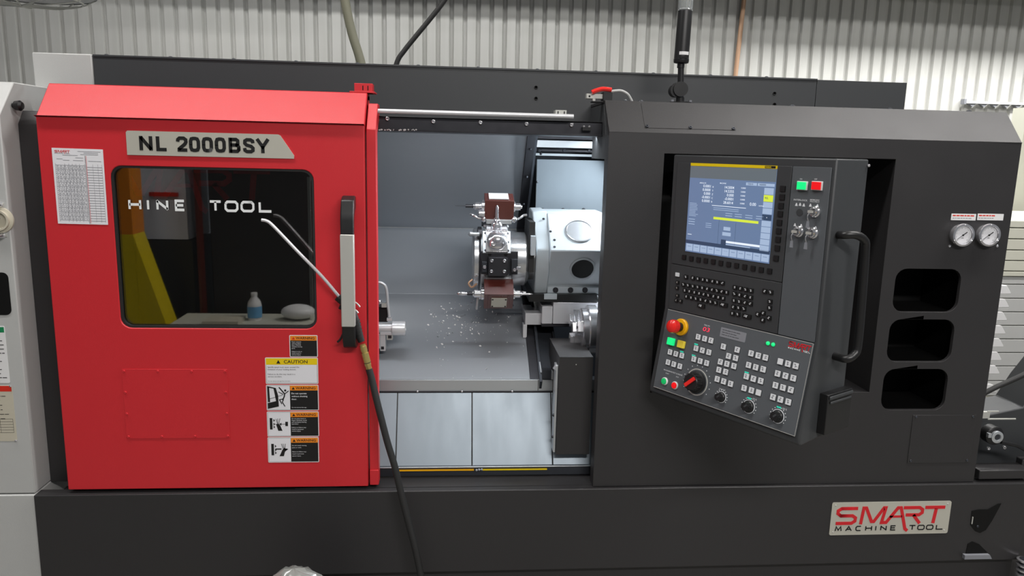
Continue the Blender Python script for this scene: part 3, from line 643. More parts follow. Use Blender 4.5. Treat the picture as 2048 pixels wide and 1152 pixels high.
zy = FGT.px(900, 940, .004)[1]
mb = MB(); mb.box(-.155, .074, zy-.002, .078, .0795, zy+.0015, 'estop_yellow'); mb.box(.105, .074, zy-.002, .305, .0795, zy+.001, 'label_yellow'); mb.build('gutter_seal', lathe, label='thin yellow seal strip')
for x in (.086, .094, .102): mb = MB(); mb.sphere((x, .074, zy+random.uniform(-.002, .004)), .004, 'bright_steel', 8); mb.build('gutter_bolt', lathe)
mb = MB(); mb.box(-.45, .012, .5, .62, .30, .5575, 'black_paint'); mb.build('sill_floor', lathe)
# channel on the right of the lower way cover
mb = MB(); x0 = XE+.036
slab(mb, (.50, .985), (YSL-.005, .845), x0, x0+.055, .01, 'dark_steel'); slab(mb, (.50, 1.0), (YSL-.005, .862), x0+.055, x0+.062, .03, 'dark_steel'); slab(mb, (.50, 1.0), (YSL-.005, .858), x0-.004, x0, .03, 'bright_steel')
mb.box(x0, YSL-.014, .838, x0+.03, YSL+.01, .868, 'dark_steel'); mb.box(x0+.03, YSL-.018, .838, x0+.055, YSL+.01, .862, 'bright_steel'); mb.build('drain_channel', lathe)
# ------------------------------------------------------------------ tool turret and its carriage
YA = .42; FA = YF(YA); FT = YF(.30)
TC = atY(990, 517, YA)
xp = lambda p, Y=.31: atY(p, 517, Y).x
tur = thing('tool_turret', 'steel tool turret with brown live tool holders in the middle of the machine opening', 'turret', (xp(990), YA, TC.z-.14))
def rd(th): t = rad(th); return V((0, -math.cos(t), math.sin(t)))
def tg(th): t = rad(th); return V((0, math.sin(t), math.cos(t)))
ax = lambda x: V((x, YA, TC.z))
def ngon_x(mb, x0, x1, r, n, mt, ph=0, r1=None):
    r1 = r1 or r; P = [V((0, math.cos(2*math.pi*(k+ph)/n), math.sin(2*math.pi*(k+ph)/n))) for k in range(n)]
    vs = [ax(x0)+p*r for p in P] + [ax(x1)+p*r1 for p in P]
    mb.add(vs, [tuple(range(n)), tuple(range(n, 2*n))] + [(i, (i+1) % n, n+(i+1) % n, n+i) for i in range(n)], mt)
xa, xb, xc, xd, xe = xp(947), xp(958), xp(966), xp(1018), xp(1059)
mb = MB(); ngon_x(mb, xc-.006, xd, .112, 12, 'bright_steel', .33); ngon_x(mb, xc-.012, xc-.006, .106, 12, 'dark_steel', .33, .110)
for k in range(12):
    th = 30*k-8
    for s_ in (-.016, .016): mb.cyl(ax(xc-.0125)+rd(th)*.095+tg(th)*s_, ax(xc-.008)+rd(th)*.095+tg(th)*s_, .004, 'gunmetal', n=8)
mb.build('turret_disc', tur, .0015)
mb = MB(); mb.lathe(ax(xa), (1, 0, 0), [(0, 0), (0, .060), (0, .096), (.004, .102), (xb-xa, .102), (xb-xa, .09), (xc-xa, .09)], 'turned_steel', 40)
for r in (.09, .075): mb.lathe(ax(xa-.0008), (1, 0, 0), [(0, r), (0, r-.003)], 'dark_steel', 40)
mb.build('front_flange', tur)
mb = MB(); mb.lathe(ax(xd-.002), (1, 0, 0), [(0, .088), (.012, .091), (xe-xd-.006, .091), (xe-xd, .086), (xe-xd+.008, .07), (xe-xd+.03, .07)], 'turned_steel', 48)
mb.build('turret_hub', tur)
def sframe(th, r): return Frame(ax(0)+rd(th)*r, (1, 0, 0), tg(th), rd(th))
def live_tool(th, r, name, tool, face_plate):
    F = sframe(th, r); x0, x1 = xc+.004, xd+.014; xm = (x0+x1)/2
    mb = MB(); mb.fbox(F, x0, -.036, x1, .036, .012, .078, 'brown_paint'); mb.fbox(F, x0+.006, -.042, x1-.006, .042, 0, .014, 'bright_steel')
    mb.fbox(F, x0+.012, -.030, x0+.018, .030, .078, .0795, 'brown_paint'); mb.fbox(F, x1-.02, -.030, x1-.013, .030, .078, .0795, 'brown_paint')
    o = mb.build(name, tur, .003, label='brown painted live tool holder')
    if face_plate:
        mb = MB(); mb.fbox(F, xm-.024, -.022, xm+.026, .020, .079, .083, 'plate_silver')
        for a in (xm-.020, xm+.022):
            for b in (-.018, .016): mb.lathe(F.w(a, b, .083), F.n, [(0, .003), (.001, .003), (.001, 0)], 'ink', 8)
        mb.build('holder_cover', o)
    else:
        mb = MB(); mb.fbox(F, xm-.034, -.028, xm+.030, .024, .080, .083, 'white'); mb.build('holder_cover', o)
    c = F.w(xm, 0, .045)
    mb = MB(); mb.cyl(F.w(x0-.005, 0, .045), F.w(x1+.005, 0, .045), .006, 'chrome', n=8); mb.cyl(F.w(x0-.002, -.03, .032), F.w(x0-.002, 0, .045), .008, 'chrome', n=8); mb.lathe(F.w(x0, 0, .045), (-1, 0, 0), [(0, .021), (.008, .021), (.010, .013), (.030, .013), (.033, .009), (.036, .0085)], 'chrome', 20); mb.lathe(F.w(x1, 0, .045), (1, 0, 0), [(0, .018), (.006, .018), (.007, .012), (.024, .012), (.026, .006), (.030, .006)], 'chrome', 20)
    mb.lathe(F.w(x0, -.028, .03), (-1, 0, 0), [(0, .012), (.018, .012), (.022, .007), (.022, 0)], 'chrome', 14); mb.build('spindle_nose', o)
    mb = MB(); e = F.w(x0-.036, 0, .045)
    if tool == 'drill': mb.lathe(e, (-1, 0, 0), [(0, .0055), (.026, .0055), (.026, .0008), (.060, .0006), (.06, 0)], 'gunmetal', 12)
    else:
        mb.lathe(e, (-1, 0, 0), [(0, .006), (.018, .006)], 'gunmetal', 12); mb.cyl(e, F.w(x1+.032, 0, .045), .003, 'chrome', n=8); mb.lathe(e+V((-.018, 0, 0)), (-1, 0, 0), [(0, .0045), (.012, .007), (.026, .006), (.034, .003), (.036, 0)], 'chrome', 12)
        mb.lathe(F.w(x1+.03, 0, .045), (1, 0, 0), [(0, .004), (.028, .0035), (.036, .001), (.036, 0)], 'chrome', 10)
    mb.build('cutting_tool', o)
    for sx, a in ((-1, x0), (1, x1)):
        mb = MB(); mb.sphere(F.w(a+sx*.002, -.03, .012), .011, 'chrome', 12); mb.tube([F.w(a, -.03, .012), F.w(a+sx*.018, -.028, .014), F.w(a+sx*.034, -.022+.004*sx, .022), F.w(a+sx*.046, -.018, .024)], .0042, 'chrome', 8, 4); mb.build('coolant_nozzle', o)
live_tool(74, .142, 'live_tool_holder', 'drill', False)
live_tool(-39, .112, 'live_tool_holder', 'mill', True)
# bright station with a bushing block
F = sframe(33, .110); xm = (xc+xd)/2+.001
mb = MB(); mb.fbox(F, xc-.002, -.040, xd+.004, .040, 0, .018, 'bright_steel'); mb.fbox(F, xc+.008, -.040, xd-.006, .040, .018, .026, 'chrome')
for a in (xc+.007, xd-.005):
    for b in (-.031, .031, 0): mb.lathe(F.w(a, b, .018), F.n, [(0, .0045), (.0012, .0045), (.0012, 0)], 'gunmetal', 10)
o = mb.build('boring_block', tur, .0015)
mb = MB(); mb.lathe(F.w(xm, 0, .022), F.n, [(0, .033), (.012, .032), (.018, .026), (.022, .017), (.030, .016), (.034, .010), (.034, 0)], 'chrome', 24)
mb.fbox(F, xm-.006, -.012, xm+.006, .014, .03, .052, 'turned_steel'); mb.lathe(F.w(xm-.012, -.018, .03), F.n, [(0, .008), (.014, .008), (.016, 0)], 'chrome', 12); mb.sphere(F.w(xm+.016, -.016, .038), .006, 'chrome', 8); mb.sphere(F.w(xm-.018, .012, .034), .007, 'chrome', 8); mb.build('clamp_boss', o)
# upright pointer tool between the top holder and the bright station
F = sframe(56, .112)
mb = MB(); mb.fbox(F, xc+.010, -.022, xd-.006, .022, 0, .03, 'chrome'); mb.lathe(F.w(xm, 0, .03), F.n, [(0, .018), (.01, .019), (.018, .013), (.02, .010), (.03, .010), (.032, .006)], 'chrome', 18)
mb.lathe(F.w(xm, .002, .06), V((0, -.12, 1)), [(0, .006), (.038, .0052), (.044, .003), (.045, 0)], 'chrome', 12)
for dx in (-.03, .03): mb.lathe(F.w(xm+dx, -.006, .006), F.n, [(0, .008), (.014, .008), (.016, .004), (.016, 0)], 'chrome', 10); mb.sphere(F.w(xm+dx*1.2, .02, .012), .007, 'bright_steel', 8)
mb.fbox(F, xc+.012, -.036, xd-.008, -.024, .0, .012, 'black_plastic')
mb.build('drill_block', tur, .001)
# dark turning-tool block
F = sframe(1, .108)
mb = MB(); mb.fbox(F, xc-.006, -.036, xd+.028, .038, 0, .016, 'gunmetal'); mb.fbox(F, xc+.016, -.038, xd-.008, .022, .016, .044, 'gunmetal'); mb.fbox(F, xd+.006, -.026, xd+.026, .016, .016, .036, 'dark_steel')
mb.fbox(F, xd+.022, -.018, xd+.036, -.008, .026, .038, 'chrome'); mb.fbox(F, xc-.004, -.028, xc+.012, .006, .016, .032, 'dark_steel')
for a, b, d in ((xc+.021, .029, .016), (xd-.012, .029, .016)): mb.lathe(F.w(a, b, d), F.n, [(0, .006), (.001, .006), (.001, 0)], 'black_void', 12)
for a, b in ((xc+.026, .012), (xd-.018, .012), (xc+.026, -.022), (xd-.018, -.022), (xc+.004, -.01), (xd+.016, -.018)): mb.lathe(F.w(a, b, .044 if xc+.016 < a < xd-.008 else .034), F.n, [(0, .0055), (.006, .0055), (.006, .003), (.002, .0025), (.002, 0)], 'chrome', 12)
mb.build('turning_tool_block', tur, .0012)
# small nozzle, copper clip and lower fittings
mb = MB(); mb.tube([ax(xa-.002)+rd(-32)*.108, ax(xa-.014)+rd(-36)*.118, ax(xa-.004)+rd(-40)*.128, ax(xa+.012)+rd(-34)*.124], .0035, 'copper', 8, 4); mb.build('copper_clip', tur, label='bent copper coloured clip')
mb = MB(); mb.fbox(sframe(-58, .108), xc-.002, -.03, xd+.004, .03, 0, .03, 'gunmetal'); mb.tube([ax(xc+.05)+rd(-52)*.145, ax(xd-.002)+rd(-54)*.155, ax(xd+.018)+rd(-58)*.172], .005, 'dark_steel', 8, 4); mb.tube([ax(xc-.014)+rd(-42)*.15, ax(xc-.016)+rd(-50)*.17, ax(xc-.018)+rd(-57)*.185], .0045, 'bright_steel', 8, 4); mb.build('lower_tool_block', tur, .001)
for th in (112, 150, 182, 214, 246):
    mb = MB(); F = sframe(th, .108); mb.fbox(F, xc, -.027, xd, .027, 0, .03, 'gunmetal'); mb.lathe(F.w(xm, 0, .03), F.n, [(0, .016), (.02, .014), (.022, 0)], 'bright_steel', 12); mb.build('blank_tool_block', tur, .001)
F = sframe(54, .10)
mb = MB(); mb.lathe(F.w(xc-.012, -.01, .02), (-1, 0, 0), [(0, .007), (.018, .006), (.03, .009), (.036, .004), (.037, 0)], 'bright_steel', 12); mb.lathe(F.w(xc-.004, .01, .0), (-1, 0, 0), [(0, .026), (.012, .026), (.014, .02), (.014, 0)], 'gunmetal', 20); mb.build('bar_tool', tur)
# carriage casting
YC = .30
g = lambda py, Y, px_=1140: atY(px_, py, Y).z
pr = [(.42, g(427, .42)), (YC, g(502, YC)), (.355, g(566, .355)), (.36, g(572, .36)), (.345, g(573, .345)), (.345, g(588, .345)), (.62, g(588, .345)), (.62, g(427, .42))]
cx0, cx1 = xp(1100, .30), xp(1225, .30)
mb = MB(); mb.prism(pr, cx0, cx1, 'cast_white')
pl = [(.43, g(424, .43)), (YC+.02, g(500, YC+.02)), (YC+.02, g(540, YC+.02)), (.36, g(588, .36)), (.6, g(588, .36)), (.6, g(424, .43))]
n = len(pl); xl0 = xp(1068, .33); yl = .075
vs = [(xl0+(.0 if .32 < y < .5 and z > TC.z-.02 else .006), y, z-.0) for y, z in pl] + [(cx0+.001, y-.002, z+.002) for y, z in pl]
mb.add([V(v) for v in vs], [tuple(range(n)), tuple(range(n, 2*n))] + [(i, (i+1) % n, n+(i+1) % n, n+i) for i in range(n)], 'cast_white')
car = mb.build('carriage_casting', tur, .004, label='pale grey cast carriage')
pA, pB, pC = V((0,)+pr[0]), V((0,)+pr[1]), V((0,)+pr[2])
def facef(p, q): v = (p-q).normalized(); nn = V((1, 0, 0)).cross(v); nn = nn if nn.y < 0 else -nn; return Frame((0, q.y, q.z), (1, 0, 0), v, nn)
FU = facef(pA, pB); FL_ = facef(pB, pC)
mb = MB(); a, b = FU.px(1159, 463); mb.lathe(FU.w(a, b, 0), FU.n, [(0, .047), (.004, .047), (.005, .044), (.003, .043), (.003, 0)], 'turned_steel', 40); mb.build('round_cap', car, label='turned round steel cap')
mb = MB(); a, b = FL_.px(1165, 537); mb.lathe(FL_.w(a, b, 0), FL_.n, [(0, .043), (.003, .043), (.004, .037)], 'cast_white', 36); mb.poly(FL_, circ(a, b, .0365, 36), .0, .002, 'black_void'); mb.build('bore', car)
for p in ((1087, 438), (1101, 463), (1109, 480), (1109, 494)): mb = MB(); a, b = FU.px(*p); mb.lathe(FU.w(a, b, 0), FU.n, [(0, .0045), (.001, .0045), (.001, 0)], 'gunmetal', 10); mb.build('set_screw', car)
FB_ = YF(.345)
for p in (1111, 1141, 1170):
    mb = MB(); a, b = FB_.px(p, 580); mb.lathe(FB_.w(a, b, 0), (0, -1, 0), [(0, .0095), (.002, .0095), (.002, .006), (.004, .005), (.004, 0)], 'gunmetal', 14); mb.build('casting_bolt', car)
mb = MB(); mb.box(xp(1059), .33, g(545, .34), xp(1070), .50, g(445, .34), 'rubber'); mb.box(xp(1061), .30, g(512, .3), xp(1070), .33, g(474, .3), 'cast_white'); mb.build('wiper', car)
# wiper/lubrication bits under the casting
mb = MB(); mb.box(xp(1062), .33, g(604, .33), xp(1200), .6, g(589, .33), 'black_plastic'); mb.box(xp(1092), .325, g(599, .325), xp(1118), .34, g(589, .325), 'cast_white'); mb.build('slide_wiper', car)
# ------------------------------------------------------------------ sub spindle
sb = thing('sub_spindle', 'bright steel sub spindle with a chrome chuck, below the pale carriage', 'spindle', (xp(1180, .35), .4, g(712, .35)))
mb = MB(); mb.box(xp(1110, .33), .33, g(648, .33), xp(1215, .33), .62, g(605, .33), 'lit_steel'); mb.box(xp(1088, .33), .335, g(648, .335), xp(1110, .33)-.001, .62, g(613, .335), 'lit_steel'); mb.box(xp(1088, .33), .34, g(654, .34), xp(1215, .33), .62, g(648.5, .34), 'gunmetal')
mb.build('spindle_cover', sb, .0015)
mb = MB(); mb.box(xp(1054, .36), .36, g(650, .36), xp(1087, .36), .6, g(627, .36), 'lit_steel'); mb.prism([(.36, g(650, .36)), (.36, g(676, .36)), (.40, g(676, .36)), (.40, g(650, .36))], xp(1050, .36), xp(1058, .36), 'lit_steel'); mb.build('ram_end', sb, .001)
yc = .24; cz = atY(1180, 658, yc).z; cxl = atY(1157, 658, yc-.05).x
mb = MB(); O = V((cxl, yc, cz)); mb.lathe(O+V((.012, 0, 0)), (1, 0, 0), [(0, 0), (0, .062), (.004, .068), (.022, .068), (.024, .078), (.05, .078), (.052, .07), (.12, .07)], 'chrome', 40)
ch = mb.build('chuck_body', sb)
for th in (20, 140, 260):
    mb = MB(); F = Frame(O, (1, 0, 0), tg(th), rd(th)); mb.fbox(F, -.004, -.017, .014, .017, .014, .066, 'chrome'); mb.fbox(F, -.018, -.015, -.004, .015, .02, .048, 'chrome')
    for d in (.03, .052): mb.cyl(F.w(-.006, 0, d), F.w(-.0035, 0, d), .005, 'gunmetal', n=10)
    mb.build('chuck_jaw', ch, .001)
# part catcher box (dark) with bright edge
YB = .06; FBX = YF(YB); a0, b1 = FBX.px(1119, 714); _, b0 = FBX.px(1117, 909)
ybk = None; r_ = ray(1112, 676); t = (b1-CAM.z)/r_.z; ybk = (CAM+r_*t).y
cb = thing('part_catcher', 'black sheet metal box standing right of the chip guards', 'box', (a0+.1, .12, .5575))
mb = MB(); mb.box(a0, YB, b0, XH-.004, max(ybk, .15), b1, 'black_paint'); mb.fbox(FBX, a0+.05, b1-.025, a0+.053, b1-.022, 0, .001, 'aluminium'); mb.box(a0, YB-.0006, b1-.002, XH-.004, YB+.002, b1+.0006, 'charcoal'); mb.build('box_body', cb, .001)
mb = MB(); mb.box(a0-.008, YB+.01, b0+.003, a0-.001, YB+.05, b1-.03, 'bright_steel'); mb.cyl((a0-.010, YB+.02, b1-.045), (a0-.001, YB+.02, b1-.03), .008, 'bright_steel', n=12)
for z in (b0+.05, b0+.12): mb.sphere((a0-.009, YB+.02, z), .005, 'dark_steel', 8)
mb.build('edge_strip', cb, .0008)
mb = MB(); mb.box(a0+.02, .10, .5575, a0+.035, .115, b0, 'dark_steel'); mb.box(XH-.03, .10, .5575, XH-.015, .115, b0, 'dark_steel'); mb.build('stand', cb)
# main spindle work arm at the left edge of the opening
YM = .28; FM = YF(YM)
wp = thing('bar_unloader', 'bright steel spindle nose with a bent pipe at the left edge of the opening', 'spindle', FM.w(*FM.px(770, 700)))
mb = MB(); c = atY(770, 656.5, YM); mb.cyl((atY(700, 656, YM).x, YM, c.z), (atY(786, 656, YM).x, YM, c.z), .0165, 'lit_steel'); mb.lathe((atY(785, 656, YM).x, YM, c.z), (1, 0, 0), [(0, .016), (0, .0235), (.040, .0235), (.042, .022), (.042, .012), (.03, .010), (.03, 0)], 'lit_steel', 32); mb.build('spindle_nose', wp)
mb = MB()
for q in (((738, 668), (763, 697)),): pxbox(mb, FM, 738, 668, 763, 697, -.02, .01, 'lit_steel')
pxbox(mb, FM, 760, 665, 785, 670, -.02, .015, 'lit_steel'); pxbox(mb, FM, 773, 665, 785, 680, -.02, .012, 'aluminium'); pxbox(mb, FM, 776, 671, 783, 677, .012, .013, 'gunmetal'); pxbox(mb, FM, 760, 669, 771, 702, -.02, .012, 'lit_steel'); pxbox(mb, FM, 762, 693, 768, 699, .012, .013, 'gunmetal'); mb.build('clamp_bracket', wp, .001)
mb = MB(); mb.tube([FM.w(*FM.px(*p), .0) for p in ((735, 565), (752, 565), (763, 566), (771, 573), (774, 586), (776, 610), (779, 634))], .0048, 'lit_steel', 10, 5); a, b = FM.px(779, 637); mb.box(a-.008, YM-.008, b-.006, a+.008, YM+.008, b+.002, 'lit_steel'); mb.build('bent_pipe', wp)
mb = MB(); pxbox(mb, FM, 735, 614, 775, 644, -.06, -.012, 'black_plastic'); pxbox(mb, FM, 763, 607, 773, 615, -.012, .004, 'aluminium'); mb.sphere(FM.w(*FM.px(759, 604), .0), .0085, 'chrome', 12); mb.build('sensor_block', wp)
# metal chips scattered on the lower way cover
mb = MB(); p = V((0,)+bp[2]); q = V((0,)+bp[3]); d_ = (q-p).normalized(); nn = V((0, -d_.z*-1, -d_.y)); nn = V((0, -abs(d_.z), abs(d_.y))).normalized()
rnd = random.Random(11)
FW = Frame(q, (1, 0, 0), (p-q).normalized(), nn)
def chip(F, a, b, s):
    ang = rnd.uniform(0, 6.28); c_, s_ = math.cos(ang)*s, math.sin(ang)*s
    mb.add([F.w(a-c_, b-s_, .0008), F.w(a+c_, b+s_, .0008+s*.6), F.w(a-s_*.6, b+c_*.6, .0012), F.w(a+s_*.3, b-c_*.3, .0008+s*.9)], [(0, 1, 2), (0, 3, 1), (1, 3, 2), (0, 2, 3)], 'white')
for k in range(190):
    px_ = rnd.gauss(930, 60); py_ = rnd.gauss(640, 28)
    if 855 < px_ < 1050 and 598 < py_ < 758: a, b = FW.px(px_, py_); chip(FW, a, b, rnd.uniform(.0018, .0052))
for k in range(50):
    px_ = rnd.uniform(850, 1056); py_ = rnd.uniform(600, 758); a, b = FW.px(px_, py_); chip(FW, a, b, rnd.uniform(.001, .003))
o = mb.build('metal_chips'); o['kind'] = 'stuff'; o['label'] = 'small bright metal chips sprinkled on the lower way cover under the turret'; o['category'] = 'metal chips'
# ------------------------------------------------------------------ control pendant
PS = rad(58.1); P0 = V((.620, -.05, 1.5316)); PW, PH1, PH2 = .456, .411, .2286
pu = V((math.cos(PS), -math.sin(PS), 0)); pn_ = V((-math.sin(PS), -math.cos(PS), 0)); PZ = V((0, 0, 1))
FP1 = Frame(P0, pu, PZ, pn_)
tl = rad(10.6); FP2 = Frame(P0-PZ*PH1, pu, PZ*math.cos(tl)-pn_*math.sin(tl), pn_*math.cos(tl)+PZ*math.sin(tl))
cenp = FP1.w(PW/2, -.68, -.07)
pen = thing('control_pendant', 'black swivelling control pendant with a lit blue screen, keys and knobs', 'control panel', cenp)
dl = PH2*math.sin(tl); zl = -PH1-PH2*math.cos(tl)
prof = [(.0205, -.003), (-PH1-.0, -.003), (zl, dl-.003), (zl-.018, dl-.004), (zl-.024, dl-.012), (zl-.010, -.14), (.0205, -.14)]
mb = MB(); a0, a1 = -.018, PW+.010; n = len(prof)
mb.add([FP1.w(a0, b, d) for b, d in prof]+[FP1.w(a1, b, d) for b, d in prof], [tuple(range(n)), tuple(range(n, 2*n))] + [(i, (i+1) % n, n+(i+1) % n, n+i) for i in range(n)], 'charcoal')
body = mb.build('pendant_body', pen, .004)
aS = FP1.px(1579, 400)[0]; bK = FP1.px(1452, 546)[1]
def face(F, a0, b0, a1, b1, name, mt='charcoal', d=.0): mb = MB(); mb.poly(F, rrect(a0, b0, a1, b1, .002, 2), -.003, d, mt); return mb.build(name, pen, .0006)
face(FP1, .0, bK+.001, aS-.001, .0, 'screen_bezel'); face(FP1, .0, -PH1+.001, aS-.001, bK-.001, 'keyboard_panel'); face(FP1, aS+.001, -PH1+.001, PW, .0, 'switch_panel', 'panel_face')
face(FP2, .0, -PH2, PW, -.001, 'operator_panel', 'panel_face', .0015)
mb = MB(); mb.stroke(FP2, [(.001, -.002), (PW-.001, -.002)], .0012, 'aluminium', .001, .002); mb.stroke(FP2, [(.001, -PH2+.001), (PW-.001, -PH2+.001)], .0012, 'aluminium', .001, .002); mb.stroke(FP2, [(PW-.001, -.002), (PW-.001, -PH2)], .001, 'aluminium', .001, .002); mb.build('panel_trim', pen)
# screen
sx0, sx1, sy1, sy0 = .048, .3155, -.008, -.240
mb = MB(); mb.fbox(FP1, sx0, sy0, sx1, sy1, 0, .0012, 'screen_blue'); D = .0014
sw_, sh_ = sx1-sx0, sy1-sy0
U = lambda x, y: (sx0+x*sw_, sy1-y*sh_)     # 0..1 screen coordinates, y down
def sbox(x0, y0, x1, y1, mt, d0=.0012, d1=D): a0_, b1_ = U(x0, y0); a1_, b0_ = U(x1, y1); mb.fbox(FP1, a0_, b0_, a1_, b1_, d0, d1, mt)
def stx(t, x, y, h, mt='screen_white', w=None, al='l'): a_, b_ = U(x, y); mb.text(FP1, t, a_, b_, h*sh_, mt, d=D+.0003, w=w*sw_ if w else None, align=al, bold=.008)
sbox(0, 0, 1, .135, 'screen_head'); sbox(.68, .155, .8, .185, 'screen_pale'); sbox(.81, .155, .99, .185, 'screen_pale'); stx('O0010', .70, .178, .018, 'screen_dark'); stx('N00000', .83, .178, .018, 'screen_dark')
for i, (l, r_) in enumerate((('0.0001', '14.5004'), ('0.0000', '14.5355'), ('0.000', '0.000'), ('-0.0001', '-0.0001'), ('0.0000', '28.6014'))):
    y = .235+i*.042; stx(l, .27, y, .030, al='r'); stx(r_, .55, y, .030, al='r'); stx('XYZCB'[i], .29, y, .02); stx('0.0000', .63, y-.01, .016)
stx('ABSOLUTE', .13, .195, .014); stx('MACHINE', .38, .185, .014); stx('0.00', .74, .40, .034); stx('mm/min', .84, .40, .014)
sbox(.885, .20, .985, .27, 'screen_pale'); sbox(.885, .275, .985, .345, 'screen_yellow'); stx('REL', .90, .315, .02, 'screen_dark')
for k in range(8):
    if k == 2: sbox(.885, .35+k*.066, .985, .41+k*.066, 'screen_dark'); stx('+', .93, .39+k*.066, .02)
    else: sbox(.885, .35+k*.066, .985, .41+k*.066, 'screen_pale')
rs = random.Random(3)
for k in range(9):
    sbox(.02, .425+k*.018, .14*rs.uniform(.7, 1), .431+k*.018, 'screen_pale')
for k in range(3): sbox(.02, .61+k*.028, .10, .618+k*.028, 'screen_pale')
sbox(.02, .79, .07, .796, 'screen_white')
sbox(.30, .43, .70, .436, 'screen_white'); sbox(.32, .455, .62, .461, 'screen_pale'); sbox(.32, .475, .62, .481, 'screen_pale')
for x in (.47, .58, .70, .82): sbox(x, .505, x+.08, .512, 'screen_pale'); sbox(x, .53, x+.08, .537, 'screen_pale')
sbox(.33, .56, .85, .588, 'screen_yellow')
for k in range(3): sbox(.24, .64+k*.022, .31, .646+k*.022, 'screen_pale')
sbox(.40, .58, .402, .86, 'screen_dark'); sbox(.60, .60, .602, .86, 'screen_dark'); sbox(.46, .66, .54, .70, 'screen_pale'); sbox(.45, .72, .55, .76, 'screen_pale')
sbox(0, .86, 1, .90, 'screen_dark'); sbox(.44, .805, .50, .90, 'screen_dark'); sbox(.50, .815, .885, .838, 'screen_white'); sbox(.50, .85, .78, .862, 'screen_pale')
for k in range(11): sbox(.012+k*.09, .905, .094+k*.09, .985, 'screen_pale'); sbox(.03+k*.09, .93, .075+k*.09, .937, 'screen_blue')
scr = mb.build('screen', pen, label='lit blue screen')
mb = MB(); mb.fbox(FP1, sx0, sy1+.0005, sx1, sy1+.008, 0, .0016, 'label_yellow'); mb.fbox(FP1, sx1-.034, sy1+.0015, sx1-.004, sy1+.007, .0016, .0019, 'ink'); mb.text(FP1, 'FANUC', sx1-.032, sy1+.0024, .0036, 'label_yellow', d=.0022, bold=.03); mb.build('yellow_strip', pen, label='yellow strip over the screen')
K4 = lambda x, y: (1300+x/3.715, 290+y/3.715)
K5 = lambda x, y: (1290+x/4.8, 520+y/4.8)
K6 = lambda x, y: (1290+x/4.995, 680+y/4.995)
K8 = lambda x, y: (1570+x/6.78, 340+y/6.78)
def key(F, p, w_, h_, mt, name, h=.004, base=0, mark=None, seed=0):
    a, b = F.px(*p, base+h); mb = MB(); mb.fbox(F, a-w_/2, b-h_/2, a+w_/2, b+h_/2, base, base+h, mt); mb.fbox(F, a-w_/2-.0008, b-h_/2-.0008, a+w_/2+.0008, b+h_/2+.0008, base, base+.001, 'ink')
    r_ = random.Random(seed*7+3)
    if mark:
        for k in range(2):
            x = r_.uniform(-.3, .0)*w_; y = (.18-.32*k)*h_; mb.fbox(F, a+x, b+y, a+x+w_*.36, b+y+h_*.14, base+h, base+h+.0003, mark)
        mb.fbox(F, a-w_*.05, b-h_*.3, a+w_*.05, b+h_*.3, base+h, base+h+.0003, mark)
    mb.build(name, pen)
sk = [(250, 834), (304, 845), (357, 853), (411, 860), (467, 868), (523, 878), (581, 888), (640, 897), (700, 907), (762, 918), (823, 928), (885, 938)]
for i, p in enumerate(sk): key(FP1, K4(*p), .0125, .0115, 'black_plastic', 'soft_key', .003)
for p in ((983, 325), (978, 388), (970, 452), (964, 513), (958, 577), (953, 640), (948, 703), (942, 767), (933, 842)): key(FP1, K4(*p), .013, .0125, 'black_plastic', 'soft_key', .003)
def lerp(p, q, n): return [(p[0]+(q[0]-p[0])*i/(n-1), p[1]+(q[1]-p[1])*i/(n-1)) for i in range(n)] if n > 1 else [p]
rows = [((390, 163), (390, 163), 1), ((455, 172), (740, 222), 7), ((365, 235), (780, 312), 10), ((378, 292), (745, 368), 9), ((395, 352), (672, 412), 7),
        ((858, 263), (1015, 295), 4), ((855, 325), (1010, 360), 4), ((850, 390), (1008, 420), 4), ((845, 452), (945, 468), 3), ((835, 513), (888, 522), 2),
        ((1145, 300), (1203, 310), 2), ((1195, 400), (1190, 460), 2), ((1130, 510), (1080, 522), 2), ((1185, 557), (1125, 577), 2)]
kk = 0
for a_, b_, n_ in rows:
    for p in lerp(a_, b_, n_): key(FP1, K5(*p), .0115, .0095, 'ink', 'keyboard_key', .0035, mark='key_white', seed=kk); kk += 1
for p, wk in (((748, 430), .026), ((535, 440), .024), ((972, 541), .026)): key(FP1, K5(*p), wk, .0095, 'ink', 'keyboard_key', .0035, mark='key_white', seed=kk)
for p in ((308, 215), (303, 268), (308, 343), (297, 388), (340, 395)): key(FP1, K5(*p), .010, .008, 'ink', 'keyboard_key', .0035, mark='aluminium', seed=kk); kk += 1
key(FP1, K5(308, 140), .013, .0105, 'key_white', 'blank_key', .004)
wk = [(247, 120), (305, 138), (365, 155), (227, 222), (285, 242), (345, 262), (507, 83), (570, 103), (635, 122), (485, 190), (548, 210), (613, 230), (780, 65), (918, 97), (832, 160), (902, 180), (750, 218), (815, 238), (885, 260), (735, 298), (802, 318), (718, 390), (783, 413), (852, 437),
      (1057, 133), (1128, 155), (1200, 175), (1032, 250), (1103, 272), (1177, 292), (1010, 363), (1080, 387), (1153, 408), (987, 480), (1060, 503), (1130, 525),
      (1348, 215), (1425, 237), (1502, 258), (1322, 335), (1400, 357), (1478, 380), (1300, 452), (1375, 475), (1453, 497), (1275, 570), (1350, 594), (1428, 618)]
for i, p in enumerate(wk): key(FP2, K6(*p), .0135, .0145, 'key_white', 'panel_key', .004, .0015, mark=None if i in (35, 36) else 'ink_grey', seed=i)
for i, p in enumerate(((508, 738), (570, 755), (630, 772))): key(FP2, K5(*p), .0135, .0145, 'key_white', 'panel_key', .004, .0015, mark='ink_grey', seed=i+60)
